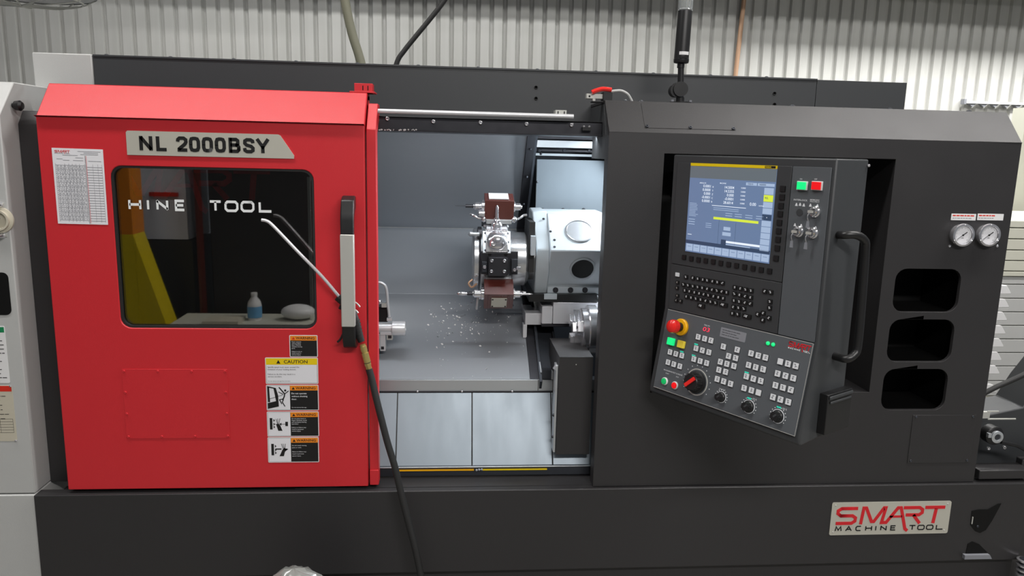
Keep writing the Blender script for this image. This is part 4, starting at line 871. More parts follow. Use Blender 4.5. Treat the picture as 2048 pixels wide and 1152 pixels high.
for p in ((515, 43), (490, 155), (372, 117), (1020, 325), (1342, 672), (1045, 582)):
    a, b = FP2.px(*K6(*p)); mb = MB(); mb.fbox(FP2, a-.006, b-.0018, a+.006, b+.0018, .0015, .0022, 'lamp_cyan'); mb.build('indicator_lamp', pen, label='small lit green bar')
a, b = FP2.px(*K5(262, 783)); mb = MB(); mb.fbox(FP2, a-.0115, b-.010, a+.0115, b+.010, .0015, .010, 'lamp_green'); mb.build('start_button', pen, .001, label='lit square green button')
a, b = FP2.px(*K5(360, 810)); mb = MB(); mb.fbox(FP2, a-.0115, b-.010, a+.0115, b+.010, .0015, .010, 'key_yellow'); mb.build('hold_button', pen, .001, label='square yellow button')
for p, mt, nm, lb in (((203, 412), 'lamp_green_dim', 'round_button', 'round green button'), ((305, 454), 'lamp_red', 'round_button', 'round red button')):
    a, b = FP2.px(*K6(*p)); mb = MB(); mb.lathe(FP2.w(a, b, .0015), FP2.n, [(0, .0112), (.003, .0112), (.005, .0092), (.004, .0088)], 'white', 20); mb.lathe(FP2.w(a, b, .0015), FP2.n, [(.004, .0086), (.007, .0082), (.0078, .006), (.008, 0)], mt, 20); mb.build(nm, pen, label=lb)
def ptext(F, t, p, h, w=None, mt='key_white', base=.0): a, b = F.px(*p, base+.0008); mb = MB(); mb.text(F, t, a, b, h, mt, d=base+.0008, w=w, align='c', bold=.01); return mb.build('panel_text', pen)
ptext(FP2, 'PROGRAM PROTECT & ONLINE', K6(278, 330), .0036, .068, base=.0015); ptext(FP2, 'START', K6(222, 340), .003, base=.0015); ptext(FP2, 'STOP', K6(322, 375), .003, base=.0015)
ptext(FP2, 'TOOL NO.', K5(595, 636), .0038, .020, base=.0015)
a, b = FP2.px(*K5(588, 686)); mb = MB(); mb.text(FP2, '03', a, b, .0115, 'led_red', d=.0025, w=.022, align='c', bold=-.005, slant=.15); mb.build('tool_display', pen, label='red digits 03')
a, b = FP2.px(*K5(848, 718)); mb = MB(); mb.poly(FP2, rrect(a-.040, b-.0125, a+.040, b+.0125, .002), .0015, .0022, 'ink_grey'); sticker_lines(mb, FP2, a-.034, b-.009, a+.034, b+.010, 3, 'charcoal', .0024, 9, .0013); mb.build('shift_plate', pen, label='grey rectangular data plate')
for p in ((1185, 800), (1235, 812)): a, b = FP2.px(*K5(*p)); mb = MB(); mb.sphere(FP2.w(a, b, .002), .0052, 'lamp_green', 12); mb.build('ready_lamp', pen, label='glowing green lamp')
x0, y1 = FP2.px(1586, 682); x1, y0 = FP2.px(1624, 698)
mb = MB(); W_ = .060; ax0 = PW-.064; ay1 = -.0075; logo(mb, FP2, lambda lx, ly: (ax0+(lx-140)*W_/930, ay1-(ly-560)*.0205/220), 'logo_red', 'logo_white', .0015, .0023); mb.build('printed_logo', pen, label='small red and white printed logo')
# emergency stop
a, b = FP2.px(*K5(355, 645)); mb = MB(); mb.lathe(FP2.w(a, b, .0015), FP2.n, [(0, .0235), (.006, .0235), (.008, .021), (.008, 0)], 'estop_yellow', 32); es_ = mb.build('emergency_stop', pen, label='red mushroom emergency stop on a yellow ring')
mb = MB(); mb.lathe(FP2.w(a, b, .0095), FP2.n, [(0, .013), (.018, .012)], 'black_plastic', 24); mb.lathe(FP2.w(a, b, .0275), FP2.n, [(0, .012), (.002, .0185), (.012, .0190), (.018, .0175), (.022, .012), (.024, 0)], 'estop_red', 28); mb.build('mushroom_button', es_, label='red mushroom head')
# mode dial and knobs
def knob(p, r, h, name, big=False, lab=None):
    a, b = FP2.px(*K6(*p)); o = FP2.w(a, b, .0015); mb = MB()
    mb.lathe(o, FP2.n, [(0, r*1.22), (.0008, r*1.22), (.0010, r*1.12)], 'key_white' if not big else 'aluminium', 30)
    for k in range(12):
        th = rad(-120+k*22); q = FP2.w(a+math.sin(th)*r*1.5, b+math.cos(th)*r*1.5, .0015); mb.lathe(q, FP2.n, [(0, .0014), (.0004, .0014), (.0004, 0)], 'key_white', 6)
    prof_ = [(.001, r), (.004, r), (.006, r*.82)] + [(h-.002, r*.76), (h, r*.7), (h, 0)]
    mb.lathe(o, FP2.n, prof_, 'black_plastic', 30)
    for k in range(14):
        th = 2*math.pi*k/14; q = o+(FP2.u*math.cos(th)+FP2.v*math.sin(th))*r*.78; mb.cyl(q+FP2.n*.007, q+FP2.n*(h-.003), r*.07, 'black_plastic', n=6)
    k_ = mb.build(name, pen, label=lab)
    mb = MB(); F = Frame(o, (FP2.u*.72+FP2.v*.69).normalized(), (FP2.v*.72-FP2.u*.69).normalized(), FP2.n)
    mb.fbox(F, -r*(.62 if big else .1), -r*.16, r*.62, r*.16, h, h+(.004 if big else .0008), 'estop_red' if big else 'charcoal'); mb.build('pointer', k_)
knob((520, 420), .030, .028, 'mode_dial', True, 'big black rotary dial with a red pointer')
knob((765, 570), .0125, .018, 'override_knob', lab='small black knob'); knob((1040, 665), .0145, .019, 'override_knob', lab='ribbed black knob ringed by marks'); knob((1330, 762), .0145, .019, 'override_knob', lab='ribbed black knob ringed by marks')
ptext(FP2, 'SPINDLE', K6(770, 498), .003, .020, base=.0015)
ptext(FP2, '50 %', K6(1095, 600), .0042, base=.0015); ptext(FP2, '120 %', K6(1392, 698), .0042, base=.0015)
# switch strip: power buttons and key switches
for p, mt, nm, lb, t in (((1125, 302), 'lamp_green', 'power_on_button', 'lit green ON button', 'ON'), ((1235, 303), 'lamp_red', 'power_off_button', 'red OFF button with a white rim', 'OFF')):
    a, b = FP1.px(*K4(*p), .006); mb = MB(); mb.fbox(FP1, a-.0135, b-.0105, a+.0135, b+.0105, 0, .005, 'white'); mb.fbox(FP1, a-.0115, b-.0088, a+.0115, b+.0088, .005, .008, mt); mb.build(nm, pen, .0008, label=lb)
    q = K4(*p); ptext(FP1, t, (q[0]-1, q[1]-12), .003)
ptext(FP1, 'INTERLOCK', K8(210, 418), .0038, .036); ptext(FP1, 'MEMORY', K8(403, 416), .0033, .024); ptext(FP1, 'PROTECT', K8(403, 440), .0033, .024)
mb = MB()
for p in ((155, 470), (205, 468), (255, 478), (345, 480), (440, 488), (135, 745), (220, 755), (320, 778), (415, 785)):
    a, b = FP1.px(*K8(*p)); mb.poly(FP1, [(a-.0035, b-.003), (a+.0035, b-.003), (a+.001, b+.004), (a-.001, b+.004)], 0, .0005, 'key_white')
mb.build('switch_symbols', pen)
mb = MB(); a, b = FP1.px(*K8(200, 575)); mb.lathe(FP1.w(a, b, 0), FP1.n, [(0, .0085), (.001, .0085), (.0012, 0)], 'charcoal', 18); mb.build('blanking_plug', pen)
for p, d_ in (((390, 565), (.25, -.9)), ((168, 835), (-.2, -1)), ((362, 855), (-.1, -1))):
    a, b = FP1.px(*K8(*p), .006); o = FP1.w(a, b, 0); mb = MB(); mb.lathe(o, FP1.n, [(0, .0135), (.003, .0135), (.005, .011), (.010, .0105), (.011, .008), (.009, .006), (.009, 0)], 'chrome', 24); mb.fbox(FP1, a-.0012, b-.005, a+.0012, b+.005, .009, .013, 'gunmetal')
    kz = mb.build('key_switch', pen, label='chrome key switch')
    mb = MB(); q = FP1.w(a, b, .010); mb.fbox(FP1, a-.009, b-.003, a+.003, b+.003, .012, .017, 'aluminium'); e = FP1.w(a-.006, b-.004, .016)
    mb.tube([e, e-PZ*.008+pn_*.004, e-PZ*.018], .0011, 'chrome', 6, 3); mb.hexa([e+FP1.u*x-PZ*z+pn_*y for x, y, z in ((-.0045, -.001, .034), (.0045, -.001, .034), (.0045, .001, .034), (-.0045, .001, .034), (-.003, -.001, .018), (.003, -.001, .018), (.003, .001, .018), (-.003, .001, .018))], 'chrome'); mb.build('key', kz)
# side handle, side box
PSF = Frame(FP1.w(a1 if False else PW+.010, 0, 0), -pn_, PZ, pu)
hp = [((1676, 470), .0), ((1690, 470), .024), ((1712, 470), .040), ((1728, 480), .046), ((1731, 500), .046), ((1724, 600), .046), ((1716, 690), .046), ((1708, 710), .044), ((1692, 718), .034), ((1668, 712), .0)]
mb = MB(); mb.tube([PSF.w(*PSF.px(p[0], p[1], d), d) for p, d in hp], .0095, 'black_plastic', 14, 5); mb.build('grab_handle', pen, label='bent black grab handle')
mb = MB(); s0, s1 = PSF.px(1640, 786, .0), PSF.px(1676, 850, .0); mb.fbox(PSF, s0[0], s1[1], s1[0]+.01, s0[1], 0, .022, 'black_plastic'); mb.fbox(PSF, s0[0]+.004, s0[1]-.012, s1[0]+.008, s0[1]-.004, .022, .026, 'charcoal'); mb.fbox(PSF, s0[0]+.010, s0[1]-.024, s1[0]+.004, s0[1]-.018, .022, .025, 'charcoal'); mb.build('port_box', pen, .0015, label='small black port box')
mb = MB(); q = FP1.w(.10, -.10, -.14); mb.box(RX0+.10, q.y-.02, 1.42, RX0+.19, .258, 1.50, 'black_paint'); mb.cyl((RX0+.145, .10, .93), (RX0+.145, .10, 1.50), .03, 'black_paint'); mb.build('swivel_arm', pen)
mb = MB(); mb.sphere(PSF.w(.135, .006, .003), .004, 'chrome', 8); mb.build('body_screw', pen)
# ------------------------------------------------------------------ pressure gauges
for i, (px_, lb) in enumerate(((1924, 'round steel pressure gauge nearer the screen, left of the pair'), (1976, 'round steel pressure gauge nearer the machine end, right of the pair'))):
    a, b = FR.px(px_, 470, .012); o = FR.w(a, b, 0)
    t = thing('pressure_gauge', lb, 'gauge', o, 'pressure gauges on the housing')
    mb = MB(); mb.lathe(o, (0, -1, 0), [(0, .030), (.012, .030), (.012, .0335), (.016, .0345), (.021, .033), (.022, .028), (.018, .026)], 'chrome', 40)
    for th in (90, 210, 330): mb.sphere(o+V((math.cos(rad(th))*.031, -.02, math.sin(rad(th))*.031)), .0028, 'chrome', 8)
    mb.build('gauge_case', t)
    F = Frame(o, (1, 0, 0), PZ, (0, -1, 0)); mb = MB(); mb.lathe(o, (0, -1, 0), [(.016, .0262), (.0161, 0)], 'paper', 36)
    for k in range(28):
        th = rad(225-270*k/27); r0 = .019 if k % 3 == 0 else .021; mb.stroke(F, [(math.cos(th)*r0, math.sin(th)*r0), (math.cos(th)*.0235, math.sin(th)*.0235)], .0006, 'ink', .0161, .0165)
    mb.text(F, 'MPa', 0, -.010, .003, 'ink', d=.0166, align='c'); mb.build('gauge_dial', t)
    mb = MB(); mb.stroke(F, [(-.016, -.012), (.004, .003)], .0012, 'ink', .0168, .0174); mb.stroke(F, [(0, 0), (.012, .009)], .0024, 'ink', .0168, .0174); mb.lathe(F.w(0, 0, .0165), F.n, [(0, .0025), (.002, .0025), (.002, 0)], 'ink', 12); mb.build('gauge_needle', t)
    pa, pb = ((1903, 427), (1950.5, 441)) if i == 0 else ((1955.5, 427), (2005.5, 441))
    a0, b1 = FR.px(*pa); a1_, b0 = FR.px(*pb); mb = MB(); mb.poly(FR, rrect(a0, b0, a1_, b1, .001), 0, .001, 'white'); sticker_lines(mb, FR, a0+.004, b0+.010, a1_-.004, b1-.002, 1, 'label_red', .001, 20+i, .0035); sticker_lines(mb, FR, a0+.004, b0+.002, a1_-.004, b0+.010, 1, 'ink_grey', .001, 30+i, .002); mb.build('gauge_label', t, label='white strip label with red lettering')
# gauge mounting screws
screws(FR, ((1899, 492), (1994, 492)), .004, 'chrome', hs, .003)
# ------------------------------------------------------------------ paper chart taped to the door
c4 = [FR.px(*p) for p in ((103.5, 295.5), (206, 299), (216.5, 449.5), (116.5, 447))]
mb = MB(); mb.poly(FR, c4[::-1], .0006, .0012, 'paper')
def Q(x, y, g=c4): (a0, b0), (a1, b1), (a2, b2), (a3, b3) = g; return ((1-y)*((1-x)*a0+x*a1)+y*((1-x)*a3+x*a2), (1-y)*((1-x)*b0+x*b1)+y*((1-x)*b3+x*b2))
def ql(x0, y0, x1, y1, w_, mt, d=.0015): mb.stroke(FR, [Q(x0, y0), Q(x1, y1)], w_, mt, .0012, d)
for k in range(27): ql(.05, .22+k*.028, .62, .22+k*.028, .0004 if k % 2 else .0009, 'ink_grey')
for k in range(22): ql(.66, .24+k*.034, .96, .24+k*.034, .0011, 'ink_grey')
for x in (.05, .23, .31, .38, .45, .52, .62): ql(x, .2, x, .97, .0006, 'ink_grey')
for x in (.64, .66): ql(x, .09, x, .99, .0009, 'ink' if x < .65 else 'logo_red')
for x in (.78, .88, .96): ql(x, .2, x, .97, .0004, 'ink_grey')
rr = random.Random(5)
for k in range(26):
    x = .07
    while x < .6: l = rr.uniform(.02, .05); ql(x, .234+k*.028, min(x+l, .61), .234+k*.028, .0011, 'ink_grey'); x += l+rr.uniform(.012, .03)
for y, x0, x1 in ((.035, .5, .95), (.055, .62, .9), (.075, .55, .9), (.09, .2, .5), (.12, .45, .6), (.14, .08, .2), (.155, .2, .33), (.155, .4, .6), (.16, .7, .95)): ql(x0, y, x1, y, .0010, 'ink_grey')
logo(mb, FR, lambda lx, ly: Q(.05+(lx-140)/925*.30, .025+(ly-560)/220*.05), 'logo_red', 'ink_grey', .0012, .0016)
o = mb.build('paper_chart'); o['label'] = 'white printed paper chart stuck on the upper left of the red door'; o['category'] = 'chart'
# ------------------------------------------------------------------ air blow gun and hose behind the door handle
GY = -.026; FGN = YF(GY)
gp = lambda x, y, d=0.: FGN.w(*FGN.px(x, y, d), d)
gun = thing('air_blow_gun', 'long chrome air blow gun tucked behind the door handle with a black hose', 'air gun', gp(705, 640))
mb = MB(); mb.tube([gp(523, 440, .03), gp(532, 441.5, .03), gp(541, 447, .028), gp(560, 466, .026), gp(600, 508, .02), gp(645, 554, .008), gp(683, 599, .0)], .0044, 'lit_steel', 12, 5); mb.build('nozzle_tube', gun, label='long bent chrome nozzle tube')
mb = MB(); mb.tube([gp(676, 594), gp(690, 606), gp(706, 612)], .012, 'black_plastic', 12, 4); mb.tube([gp(690, 604), gp(704, 625), gp(712, 645), gp(718, 668), gp(723, 683)], .0105, 'rubber', 14, 5, rs=lambda t: .0125-.003*t)
for k in range(6): c0 = gp(711+k*1.6, 641+k*6.2); d0 = (gp(723, 683)-gp(712, 645)).normalized(); mb.cyl(c0, c0+d0*.004, .0128-.0004*k, 'rubber', n=14)
mb.tube([gp(672, 601), gp(678, 596), gp(684, 606), gp(680, 618)], .005, 'black_plastic', 8, 4); gb = mb.build('gun_body', gun)
mb = MB(); mb.tube([gp(706, 602, .004), gp(714, 607, .006), gp(720, 614, .006)], .0022, 'aluminium', 8, 4); mb.build('hanging_hook', gun); mb = MB(); mb.tube([gp(705, 618, .006), gp(712, 621, .008), gp(716, 626, .008)], .0026, 'aluminium', 8, 4); mb.build('spring_clip', gun); mb = MB(); mb.tube([gp(675, 684, .0), gp(681, 678, .002), gp(690, 660, .004), gp(704, 640, .0)], .0032, 'black_plastic', 8, 4); mb.build('trigger_lever', gun)
dn = (gp(739, 741)-gp(725, 690)).normalized(); o = gp(725, 689)
L = (gp(739, 741)-o).length
mb = MB(); mb.lathe(o, dn, [(0, 0), (0, .0078), (.004, .0078), (.005, .0095), (.020, .0095), (.021, .0085), (.024, .0085), (.025, .0102), (L*.68, .0098)], 'brass', 16); mb.lathe(o, dn, [(L*.68, .0102), (L*.70, .0102)], 'rubber', 16); mb.lathe(o, dn, [(L*.70, .0098), (L*.8, .0098), (L*.82, .0085), (L, .0085), (L, 0)], 'brass', 6); mb.build('hose_coupling', gun, label='brass hose coupling')
hz = [((738, 738), 0), ((745, 764), .004), ((752, 795), .01), ((762, 835), .016), ((775, 885), .022), ((790, 935), .03), ((803, 990), .036), ((817, 1045), .042), ((830, 1095), .048), ((842, 1152), .054), ((856, 1230), .066)]
P = [gp(p[0], p[1], d) for p, d in hz]; e = P[-1]; P += [V((e.x+.03, e.y-.04, .06)), V((e.x+.10, e.y-.10, .011)), V((e.x+.4, e.y-.18, .011))]
mb = MB(); mb.tube(P, .0098, 'rubber', 14, 6); mb.build('air_hose', gun, label='black rubber air hose')
# ------------------------------------------------------------------ stack light
YSK = .13; FK = YF(YSK)
kp = lambda x, y, d=0.: FK.w(*FK.px(x, y, d), d)
base = V((kp(1360, 203).x, YSK, ZT))
st = thing('signal_tower', 'black signal tower light with a clear lens on top of the right housing', 'signal light', base)
axd = (kp(1370.5, 20)-kp(1362, 126)).normalized(); b0 = kp(1362, 126)
mb = MB(); mb.lathe(base, (0, 0, 1), [(0, 0), (0, .034), (.004, .034), (.006, .012), (.018, .012)], 'black_plastic', 24)
for dx in (-.027, .027): mb.cyl(base+V((dx, -.012, .004)), base+V((dx, -.012, .010)), .005, 'chrome', n=8)
mb.build('mounting_foot', st)
mb = MB(); jc = kp(1361, 179); mb.cyl(jc+V((-.004, .02, 0)), jc+V((-.004, -.018, 0)), .0215, 'black_plastic', n=24); mb.cyl(jc+V((-.014, .014, -.004)), jc+V((-.014, -.012, -.004)), .019, 'black_plastic', n=20); mb.cyl(base+V((0, 0, .015)), jc, .010, 'dark_steel', n=14); mb.build('swivel_joint', st)
mb = MB(); mb.cyl(jc, b0, .0088, 'black_plastic'); mb.cyl(b0-axd*.014, b0, .0105, 'black_plastic'); mb.build('stem', st)
bl_ = (kp(1370.5, 22)-b0).length
mb = MB(); mb.lathe(b0, axd, [(0, 0), (0, .021), (.004, .0225), (.010, .0225), (.011, .0215), (bl_-.004, .0205), (bl_, .020), (bl_, 0)], 'black_plastic', 32)
tb = mb.build('tower_body', st)
F = Frame(b0+axd*.021, V((1, 0, 0)), axd, V((0, -1, 0))); mb = MB()
for k in range(8):
    t0, t1 = rad(-35+k*10), rad(-25+k*10)
    P4 = [F.o+V((math.sin(t)*.0222, -math.cos(t)*.0222, 0))+axd*z for t, z in ((t0, 0), (t1, 0), (t1, .009), (t0, .009))]
    mb.add(P4, [(0, 1, 2, 3)], 'white')
mb.build('paper_tag', tb, label='white tag'); mb = MB(); q = F.o+V((0, -.0215, 0))-axd*.010; mb.fbox(Frame(q, V((1, 0, 0)), axd, V((0, -1, 0))), -.010, 0, .010, .006, -.002, .0008, 'black_void'); mb.build('vent_slot', tb)
mb = MB(); lo = b0+axd*bl_; mb.lathe(lo, axd, [(0, .0205), (.003, .0215), (.005, .0205)], 'clear_plastic', 32); mb.lathe(lo+axd*.005, axd, [(0, .0195), (.05, .0192), (.052, .0175), (.052, 0)], 'clear_plastic', 32)
for k in range(14): th = rad(k*360/14); q = lo+axd*.006+V((math.cos(th), math.sin(th), 0))*.0195; mb.cyl(q, q+axd*.044, .0012, 'clear_plastic', n=6)
mb.build('clear_lens', st, label='ribbed clear lens')
mb = MB(); mb.lathe(lo+axd*.008, axd, [(0, 0), (0, .012), (.04, .012), (.042, 0)], 'plate_silver', 20); mb.build('inner_reflector', st)
# ------------------------------------------------------------------ hoses, cable and pipe in the background
mb = MB(); Y = .62; mb.tube([atY(*p, Y) for p in ((683, -60), (690, 0), (696, 32), (705, 70), (717, 108), (724, 135), (730, 175))], .0155, 'olive_hose', 12, 5)
for k in range(4): pass
o = mb.build('ribbed_hose'); o['label'] = 'olive grey hose dropping behind the top guard, left of the black cable'; o['category'] = 'hose'
mb = MB(); mb.tube([atY(*p, Y) for p in ((920, -50), (888, 2), (860, 38), (832, 72), (808, 102), (795, 122), (784, 160))], .0088, 'rubber', 10, 5); o = mb.build('power_cable'); o['label'] = 'black cable slanting down behind the top guard'; o['category'] = 'cable'
mb = MB(); Y = WALLY-.02; p_ = atY(1488, 0, Y); q_ = atY(1471, 150, Y); d_ = (q_-p_); mb.cyl(p_-d_*.8, q_+d_*2.2, .0135, 'copper', n=14); o = mb.build('copper_pipe'); o['label'] = 'thin copper pipe running down the corrugated wall'; o['category'] = 'pipe'
# strut rail with hooks on the wall
FWL = YF(WALLY-.01); t = thing('wall_rail', 'pale toothed rail fixed on the corrugated wall at far right', 'rail', atY(1985, 212, WALLY-.02))
a0, b = FWL.px(1922, 205, .0); mb = MB(); mb.fbox(FWL, a0, b-.006, a0+.75, b+.008, -.0, .03, 'white'); mb.fbox(FWL, a0-.004, b-.012, a0+.012, b+.02, 0, .036, 'ink_grey'); mb.build('rail_bar', t, .001)
for k in range(8): mb = MB(); x = a0+.035+k*.075; mb.poly(FWL, [(x, b-.006), (x+.05, b-.006), (x+.03, b-.026)], .0, .022, 'ink_grey'); mb.build('rail_tooth', t)
# high bay lamp, top left corner
hb = thing('high_bay_lamp', 'round grey high bay lamp hanging at the top left corner', 'lamp', atY(45, 8, .9))
c = atY(40, -18, .9); mb = MB(); mb.lathe(c, (0, 0, 1), [(-.004, .245), (.0, .25), (.02, .24), (.10, .16), (.20, .09), (.22, .05), (.30, .05), (.30, 0)], 'grey_paint', 40); mb.lathe(c, (0, 0, 1), [(.0, .245), (.02, .235), (.10, .155), (.19, .085), (.19, 0)], 'white', 40); mb.build('reflector', hb)
mb = MB()
for k in range(10): th = rad(36*k); u_ = V((math.cos(th), math.sin(th), 0)); mb.tube([c+u_*.245, c+u_*.19-PZ*.03, c+u_*.08-PZ*.045, c-PZ*.05], .003, 'aluminium', 6, 3)
mb.tube([c+V((math.cos(rad(a_))*.20, math.sin(rad(a_))*.20, -.026)) for a_ in range(0, 361, 20)], .003, 'aluminium', 6, 1); mb.build('wire_guard', hb)
mb = MB(); mb.cyl(c+PZ*.3, (c.x, c.y, 4.2), .008, 'dark_steel', n=8); mb.build('hanging_rod', hb)
# ------------------------------------------------------------------ cabinet with shutter slats and bellows at the far right
YN = .95; FN = YF(YN); a0 = FN.px(1975, 600)[0]
nb_ = thing('shutter_cabinet', 'cream cabinet with horizontal slats beyond the right end of the lathe', 'cabinet', (a0+.4, YN+.3, 0))
ztp = FN.px(2030, 440)[1]
mb = MB(); mb.box(a0, YN, 0, a0+1.0, YN+.6, ztp, 'cream_paint'); mb.build('cabinet_body', nb_, .003)
ys = [440, 455, 477, 499, 520, 541, 552, 568, 596, 623, 650, 677, 704, 731, 760, 790]
for i, (y0_, y1_) in enumerate(zip(ys, ys[1:])):
    b1 = FN.px(2030, y0_)[1]; b0 = FN.px(2030, y1_)[1]; mb = MB(); d1 = .022 if i < 6 else .012
    mb.fbox(FN, a0+.001, b0+.002, a0+.99, b1-.002, -.001, d1, 'cream_paint' if i < 6 else 'grey_paint'); mb.build('slat', nb_, .002)
bl2 = thing('bellows_cover', 'stack of small cream bellows folds in front of the slatted cabinet', 'bellows', (FN.px(2004, 800)[0], .75, 0))
FQ = YF(.75)
for x_, y_ in ((2022, 588), (2018, 615), (2014, 641), (2011, 668), (2007, 694), (2003, 721), (1999, 748), (1994, 786)):
    P_ = [FQ.px(*q) for q in ((x_-60, y_), (x_, y_), (x_, y_-3), (x_-6, y_-14), (x_-8, y_-17), (x_-60, y_-17))]
    mb = MB(); mb.poly(FQ, P_, -.12, 0, 'white'); mb.build('bellows_fold', bl2, .002)
a, b = FQ.px(1982, 800); mb = MB(); mb.box(a-.06, .76, 0, a-.02, .86, FQ.px(2012, 575)[1], 'dark_steel'); mb.build('bellows_post', bl2)
t = thing('white_column', 'slim white post rising beside the wall at the far right edge', 'post', (FN.px(2042, 300)[0], 1.7, 0)); Fq = YF(1.7); a = Fq.px(2038, 330)[0]; mb = MB(); mb.box(a, 1.7, 0, a+.10, 1.8, Fq.px(2040, 214)[1], 'cream_paint'); mb.build('post', t); mb = MB(); mb.box(a-.03, 1.67, 0, a+.13, 1.83, .012, 'cream_paint'); mb.build('foot_plate', t)
# chip conveyor
YV = .10; FV = YF(YV)
cv = thing('chip_conveyor', 'dark chip conveyor standing against the right end of the lathe', 'conveyor', (2.05, .35, 0))
vp = lambda x, y: YF(.26).px(x, y)
A = [vp(1973, 816), vp(1990, 790), vp(2020, 745), vp(2060, 695), vp(2130, 690)]
x_l = 1.672; pts = [(x_l, .05), (2.45, .05), (2.45, A[-1][1]), (A[3][0], A[3][1]), (A[2][0], A[2][1]), (A[1][0], A[1][1]), (x_l, A[0][1])]
mb = MB(); mb.poly(FV, pts, -.16, -.03, 'charcoal'); cbdy = mb.build('conveyor_body', cv, .004)
mb = MB(); mb.box(1.845, .04, .05, 2.40, .07, FV.px(1990, 905)[1], 'black_paint'); mb.box(x_l, -.0, .565, 1.845, .06, FV.px(1990, 915)[1], 'black_paint'); mb.build('front_cover', cv, .003)
F = YF(.04); a, b = F.px(1990, 872); o = F.w(a, b, 0)
mb = MB(); mb.lathe(o+V((0, .03, 0)), (0, -1, 0), [(0, .03), (.03, .03), (.034, .024), (.034, 0)], 'black_plastic', 24); mb.lathe(o, (0, -1, 0), [(.003, .0195), (.012, .0195), (.013, .017), (.013, .011), (.010, .010), (.010, 0)], 'bright_steel', 24); mb.lathe(o, (0, -1, 0), [(.0105, .0095), (.0115, 0)], 'dark_steel', 16); mb.fbox(F, a-.03, b-.002, a-.02, b+.012, 0, .01, 'bright_steel'); mb.build('motor_shaft', cv)
mb = MB(); pxbox(mb, F, 1966, 824, 1979, 837, -.01, .0, 'aluminium'); pxbox(mb, F, 1976, 822, 1998, 824.5, -.003, .0, 'aluminium'); pxbox(mb, F, 1976, 837, 2032, 839.5, -.003, .0, 'aluminium'); mb.build('bracket', cv, .0006)
mb = MB()
for p in ((1988, 903), (2020, 901)): a, b = F.px(*p); bolt(mb, F, a, b, -.028, .006, 'chrome', .006)
mb.tube([F.w(*F.px(*p), .0) for p in ((2002, 884), (2020, 888), (2036, 892), (2060, 905))], .006, 'black_plastic', 8, 4); mb.build('fittings', cv)
mb = MB(); Y = .06; mb.tube([atY(*p, Y) for p in ((1962, 790), (1975, 783), (1995, 773), (2020, 762), (2050, 748), (2090, 725), (2130, 720))], .0085, 'rubber', 10, 5); o = mb.build('conveyor_cable'); o['label'] = 'thick black cable bending out from behind the lathe end'; o['category'] = 'cable'
# flexible metal hose at the bottom right corner
hz = thing('flexible_metal_hose', 'shiny coiled metal hose in the bottom right corner', 'hose', atY(2046, 1230, -.04)); mb = MB(); p_ = atY(2052, 1118, -.04); q_ = atY(2038, 1230, -.05)
mb.cyl(p_, q_, .017, 'dark_steel')
d_ = (q_-p_); mb.build('hose_core', hz); mb = MB()
for k in range(12): c = p_+d_*(k+.3)/12; mb.lathe(c, d_, [(-.004, .018), (-.002, .025), (.002, .025), (.004, .018)], 'chrome', 20)
mb.build('hose_rings', hz); mb = MB(); mb.tube([q_, q_+V((.0, -.01, -.1)), V((q_.x+.05, q_.y-.02, .03)), V((q_.x+.4, q_.y, .025))], .02, 'dark_steel', 12, 5); mb.build('hose_tail', hz)
# grey plastic bag on the floor in front of the base
YGb = -.30; c = atY(588, 1137, YGb)
mb = MB(); nseg = 28; rings = []
rn = random.Random(2)
for i in range(15):
    t_ = i/14; z = c.z*(1-t_**1.7) if i else c.z
    r = .095*math.sin(min(1, t_*1.9)*math.pi/2)**.9+.05*t_ + .0
    rings.append([V((c.x+(r*math.cos(2*math.pi*k/nseg))*(1+.10*math.sin(k*2.3+i)+rn.uniform(-.05, .05)), YGb+r*.8*math.sin(2*math.pi*k/nseg)*(1+.10*math.sin(k*3.1+i*.7)), max(z+rn.uniform(-.005, .005)*(i > 0), .001))) for k in range(nseg)])
vs = [v for R_ in rings for v in R_]; fs = [(i*nseg+k, i*nseg+(k+1) % nseg, (i+1)*nseg+(k+1) % nseg, (i+1)*nseg+k) for i in range(14) for k in range(nseg)]+[tuple(range(nseg))]
mb.add(vs, fs, 'bag_plastic', True); o = mb.build('plastic_bag'); o['label'] = 'crumpled grey plastic bag standing in front of the black base'; o['category'] = 'bag'
# ------------------------------------------------------------------ across the aisle, mirrored in the door window
MD = 3.2
def mir(px_, py_, Y=MD): q = atY(px_, py_, Y); return V((q.x, -Y, q.z))
def mbox(mb, x0, y0, x1, y1, Y, dep, mt, z0=None):
    p_ = mir(x0, y0, Y); q_ = mir(x1, y1, Y); mb.box(p_.x, -Y-dep, q_.z if z0 is None else z0, q_.x, -Y, p_.z, mt)
yg = thing('yellow_crane_post', 'yellow post with a sloping base across the aisle', 'post', (mir(250, 600).x, -MD-.1, 0))
mb = MB(); mbox(mb, 226, 330, 262, 470, MD, .2, 'orange_paint'); mb.build('post_upper', yg)
mb = MB(); P = [mir(230, 470), mir(262, 470), mir(276, 508), mir(331, 655)]; z_ = 0.0
q = [(p_.x, p_.z) for p_ in P]; F = Frame((0, -MD, 0), (1, 0, 0), PZ, (0, 1, 0)); mb.poly(F, [(q[0][0], 0.), (q[3][0]+.05, 0.), (q[3][0], q[3][1]), q[2], q[1], q[0]], -.2, 0, 'yellow_paint'); mb.build('post_base', yg)
gc = thing('grey_cabinet', 'tall pale grey cabinet with a darker lower half across the aisle', 'cabinet', (mir(320, 600).x, -MD-.3, 0))
mb = MB(); mbox(mb, 268, 300, 374, 480, MD+.45, .5, 'cabinet_grey'); mb.build('upper_doors', gc); mb = MB(); mbox(mb, 268, 480.5, 390, 640, MD+.45, .5, 'charcoal', 0); mb.build('lower_body', gc)
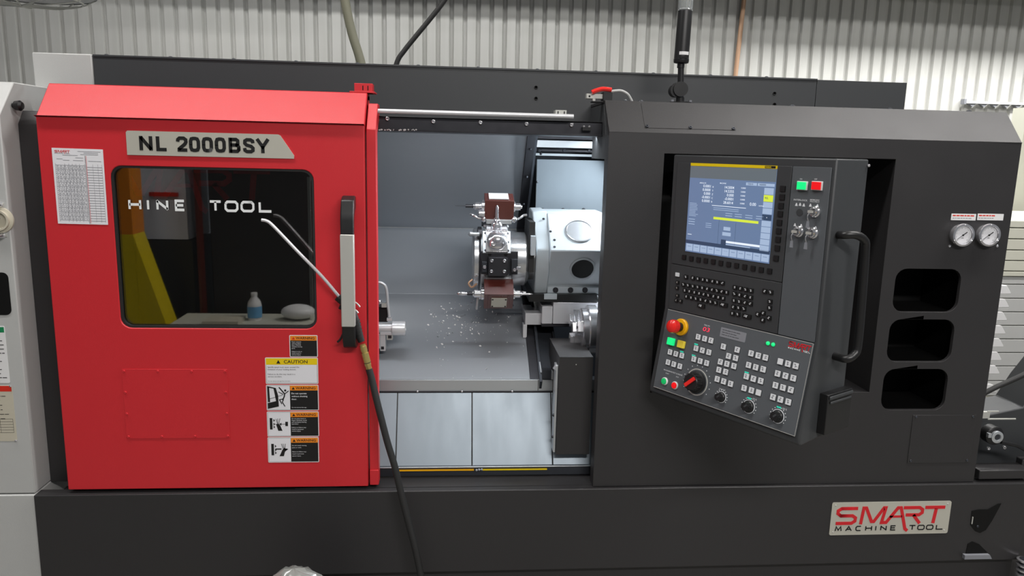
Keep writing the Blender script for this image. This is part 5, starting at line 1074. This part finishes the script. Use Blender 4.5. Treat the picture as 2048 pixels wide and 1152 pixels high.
mb = MB(); q_ = mir(340, 385, MD+.45); mb.box(q_.x-.15, q_.y-.001, q_.z-.03, q_.x+.05, q_.y+.03, q_.z, 'label_red'); mb.build('door_sign', gc)
dk = thing('dark_backdrop', 'unseen dark enclosure standing across the aisle', 'machine', (mir(520, 600, 3.6).x, -3.8, 0))
mb = MB(); mbox(mb, 405, 200, 690, 600, 3.6, .6, 'black_paint', 0); mb.build('backdrop', dk, .01)  # unseen block added to darken what the window reflects
mb = MB(); mbox(mb, 376, 200, 402, 600, 3.5, .1, 'brown_paint', 0); mb.build('corner_post', dk)
ct = thing('work_table', 'low pale table across the aisle with a bottle and a bag', 'table', (mir(520, 650).x, -MD+.1, 0))
zt_ = mir(508, 641).z
mb = MB(); xa_, xb_ = mir(352, 641).x, mir(690, 641).x; mb.box(xa_, -MD-.2, zt_-.04, xb_, -MD+.25, zt_, 'cream_paint'); mb.build('table_top', ct, .004)
for x in (xa_+.03, xb_-.08):
    for y in (-MD-.15, -MD+.18): mb = MB(); mb.box(x, y, 0, x+.05, y+.05, zt_-.04, 'charcoal'); mb.build('leg', ct)
bt_ = thing('water_bottle', 'clear water bottle with a blue label on the low table', 'bottle', (mir(508, 641).x, -MD, zt_))
o = V(bt_.location); mb = MB(); mb.lathe(o, (0, 0, 1), [(0, 0), (0, .045), (.10, .048), (.13, .044), (.165, .02), (.175, .018)], 'white', 24); mb.build('bottle_body', bt_); mb = MB(); mb.lathe(o, (0, 0, 1), [(.02, .049), (.10, .050)], 'bottle_blue', 24); mb.build('bottle_label', bt_); mb = MB(); mb.lathe(o, (0, 0, 1), [(.175, .022), (.195, .022), (.196, 0)], 'white', 20); mb.build('bottle_cap', bt_)
o = V((mir(594, 641).x, -MD-.02, zt_+.055)); mb = MB(); mb.sphere(o, .12, 'white', 20, (1, .8, .45)); o = mb.build('white_bag'); o['label'] = 'white cloth bag lying on the low table'; o['category'] = 'bag'
o = V((mir(455, 650).x, -MD+.1, zt_)); mb = MB(); mb.box(o.x-.12, o.y-.1, o.z, o.x+.12, o.y+.1, o.z+.03, 'label_tan'); o = mb.build('cardboard_piece'); o['label'] = 'flat tan cardboard box left of the bottle on the low table'; o['category'] = 'box'
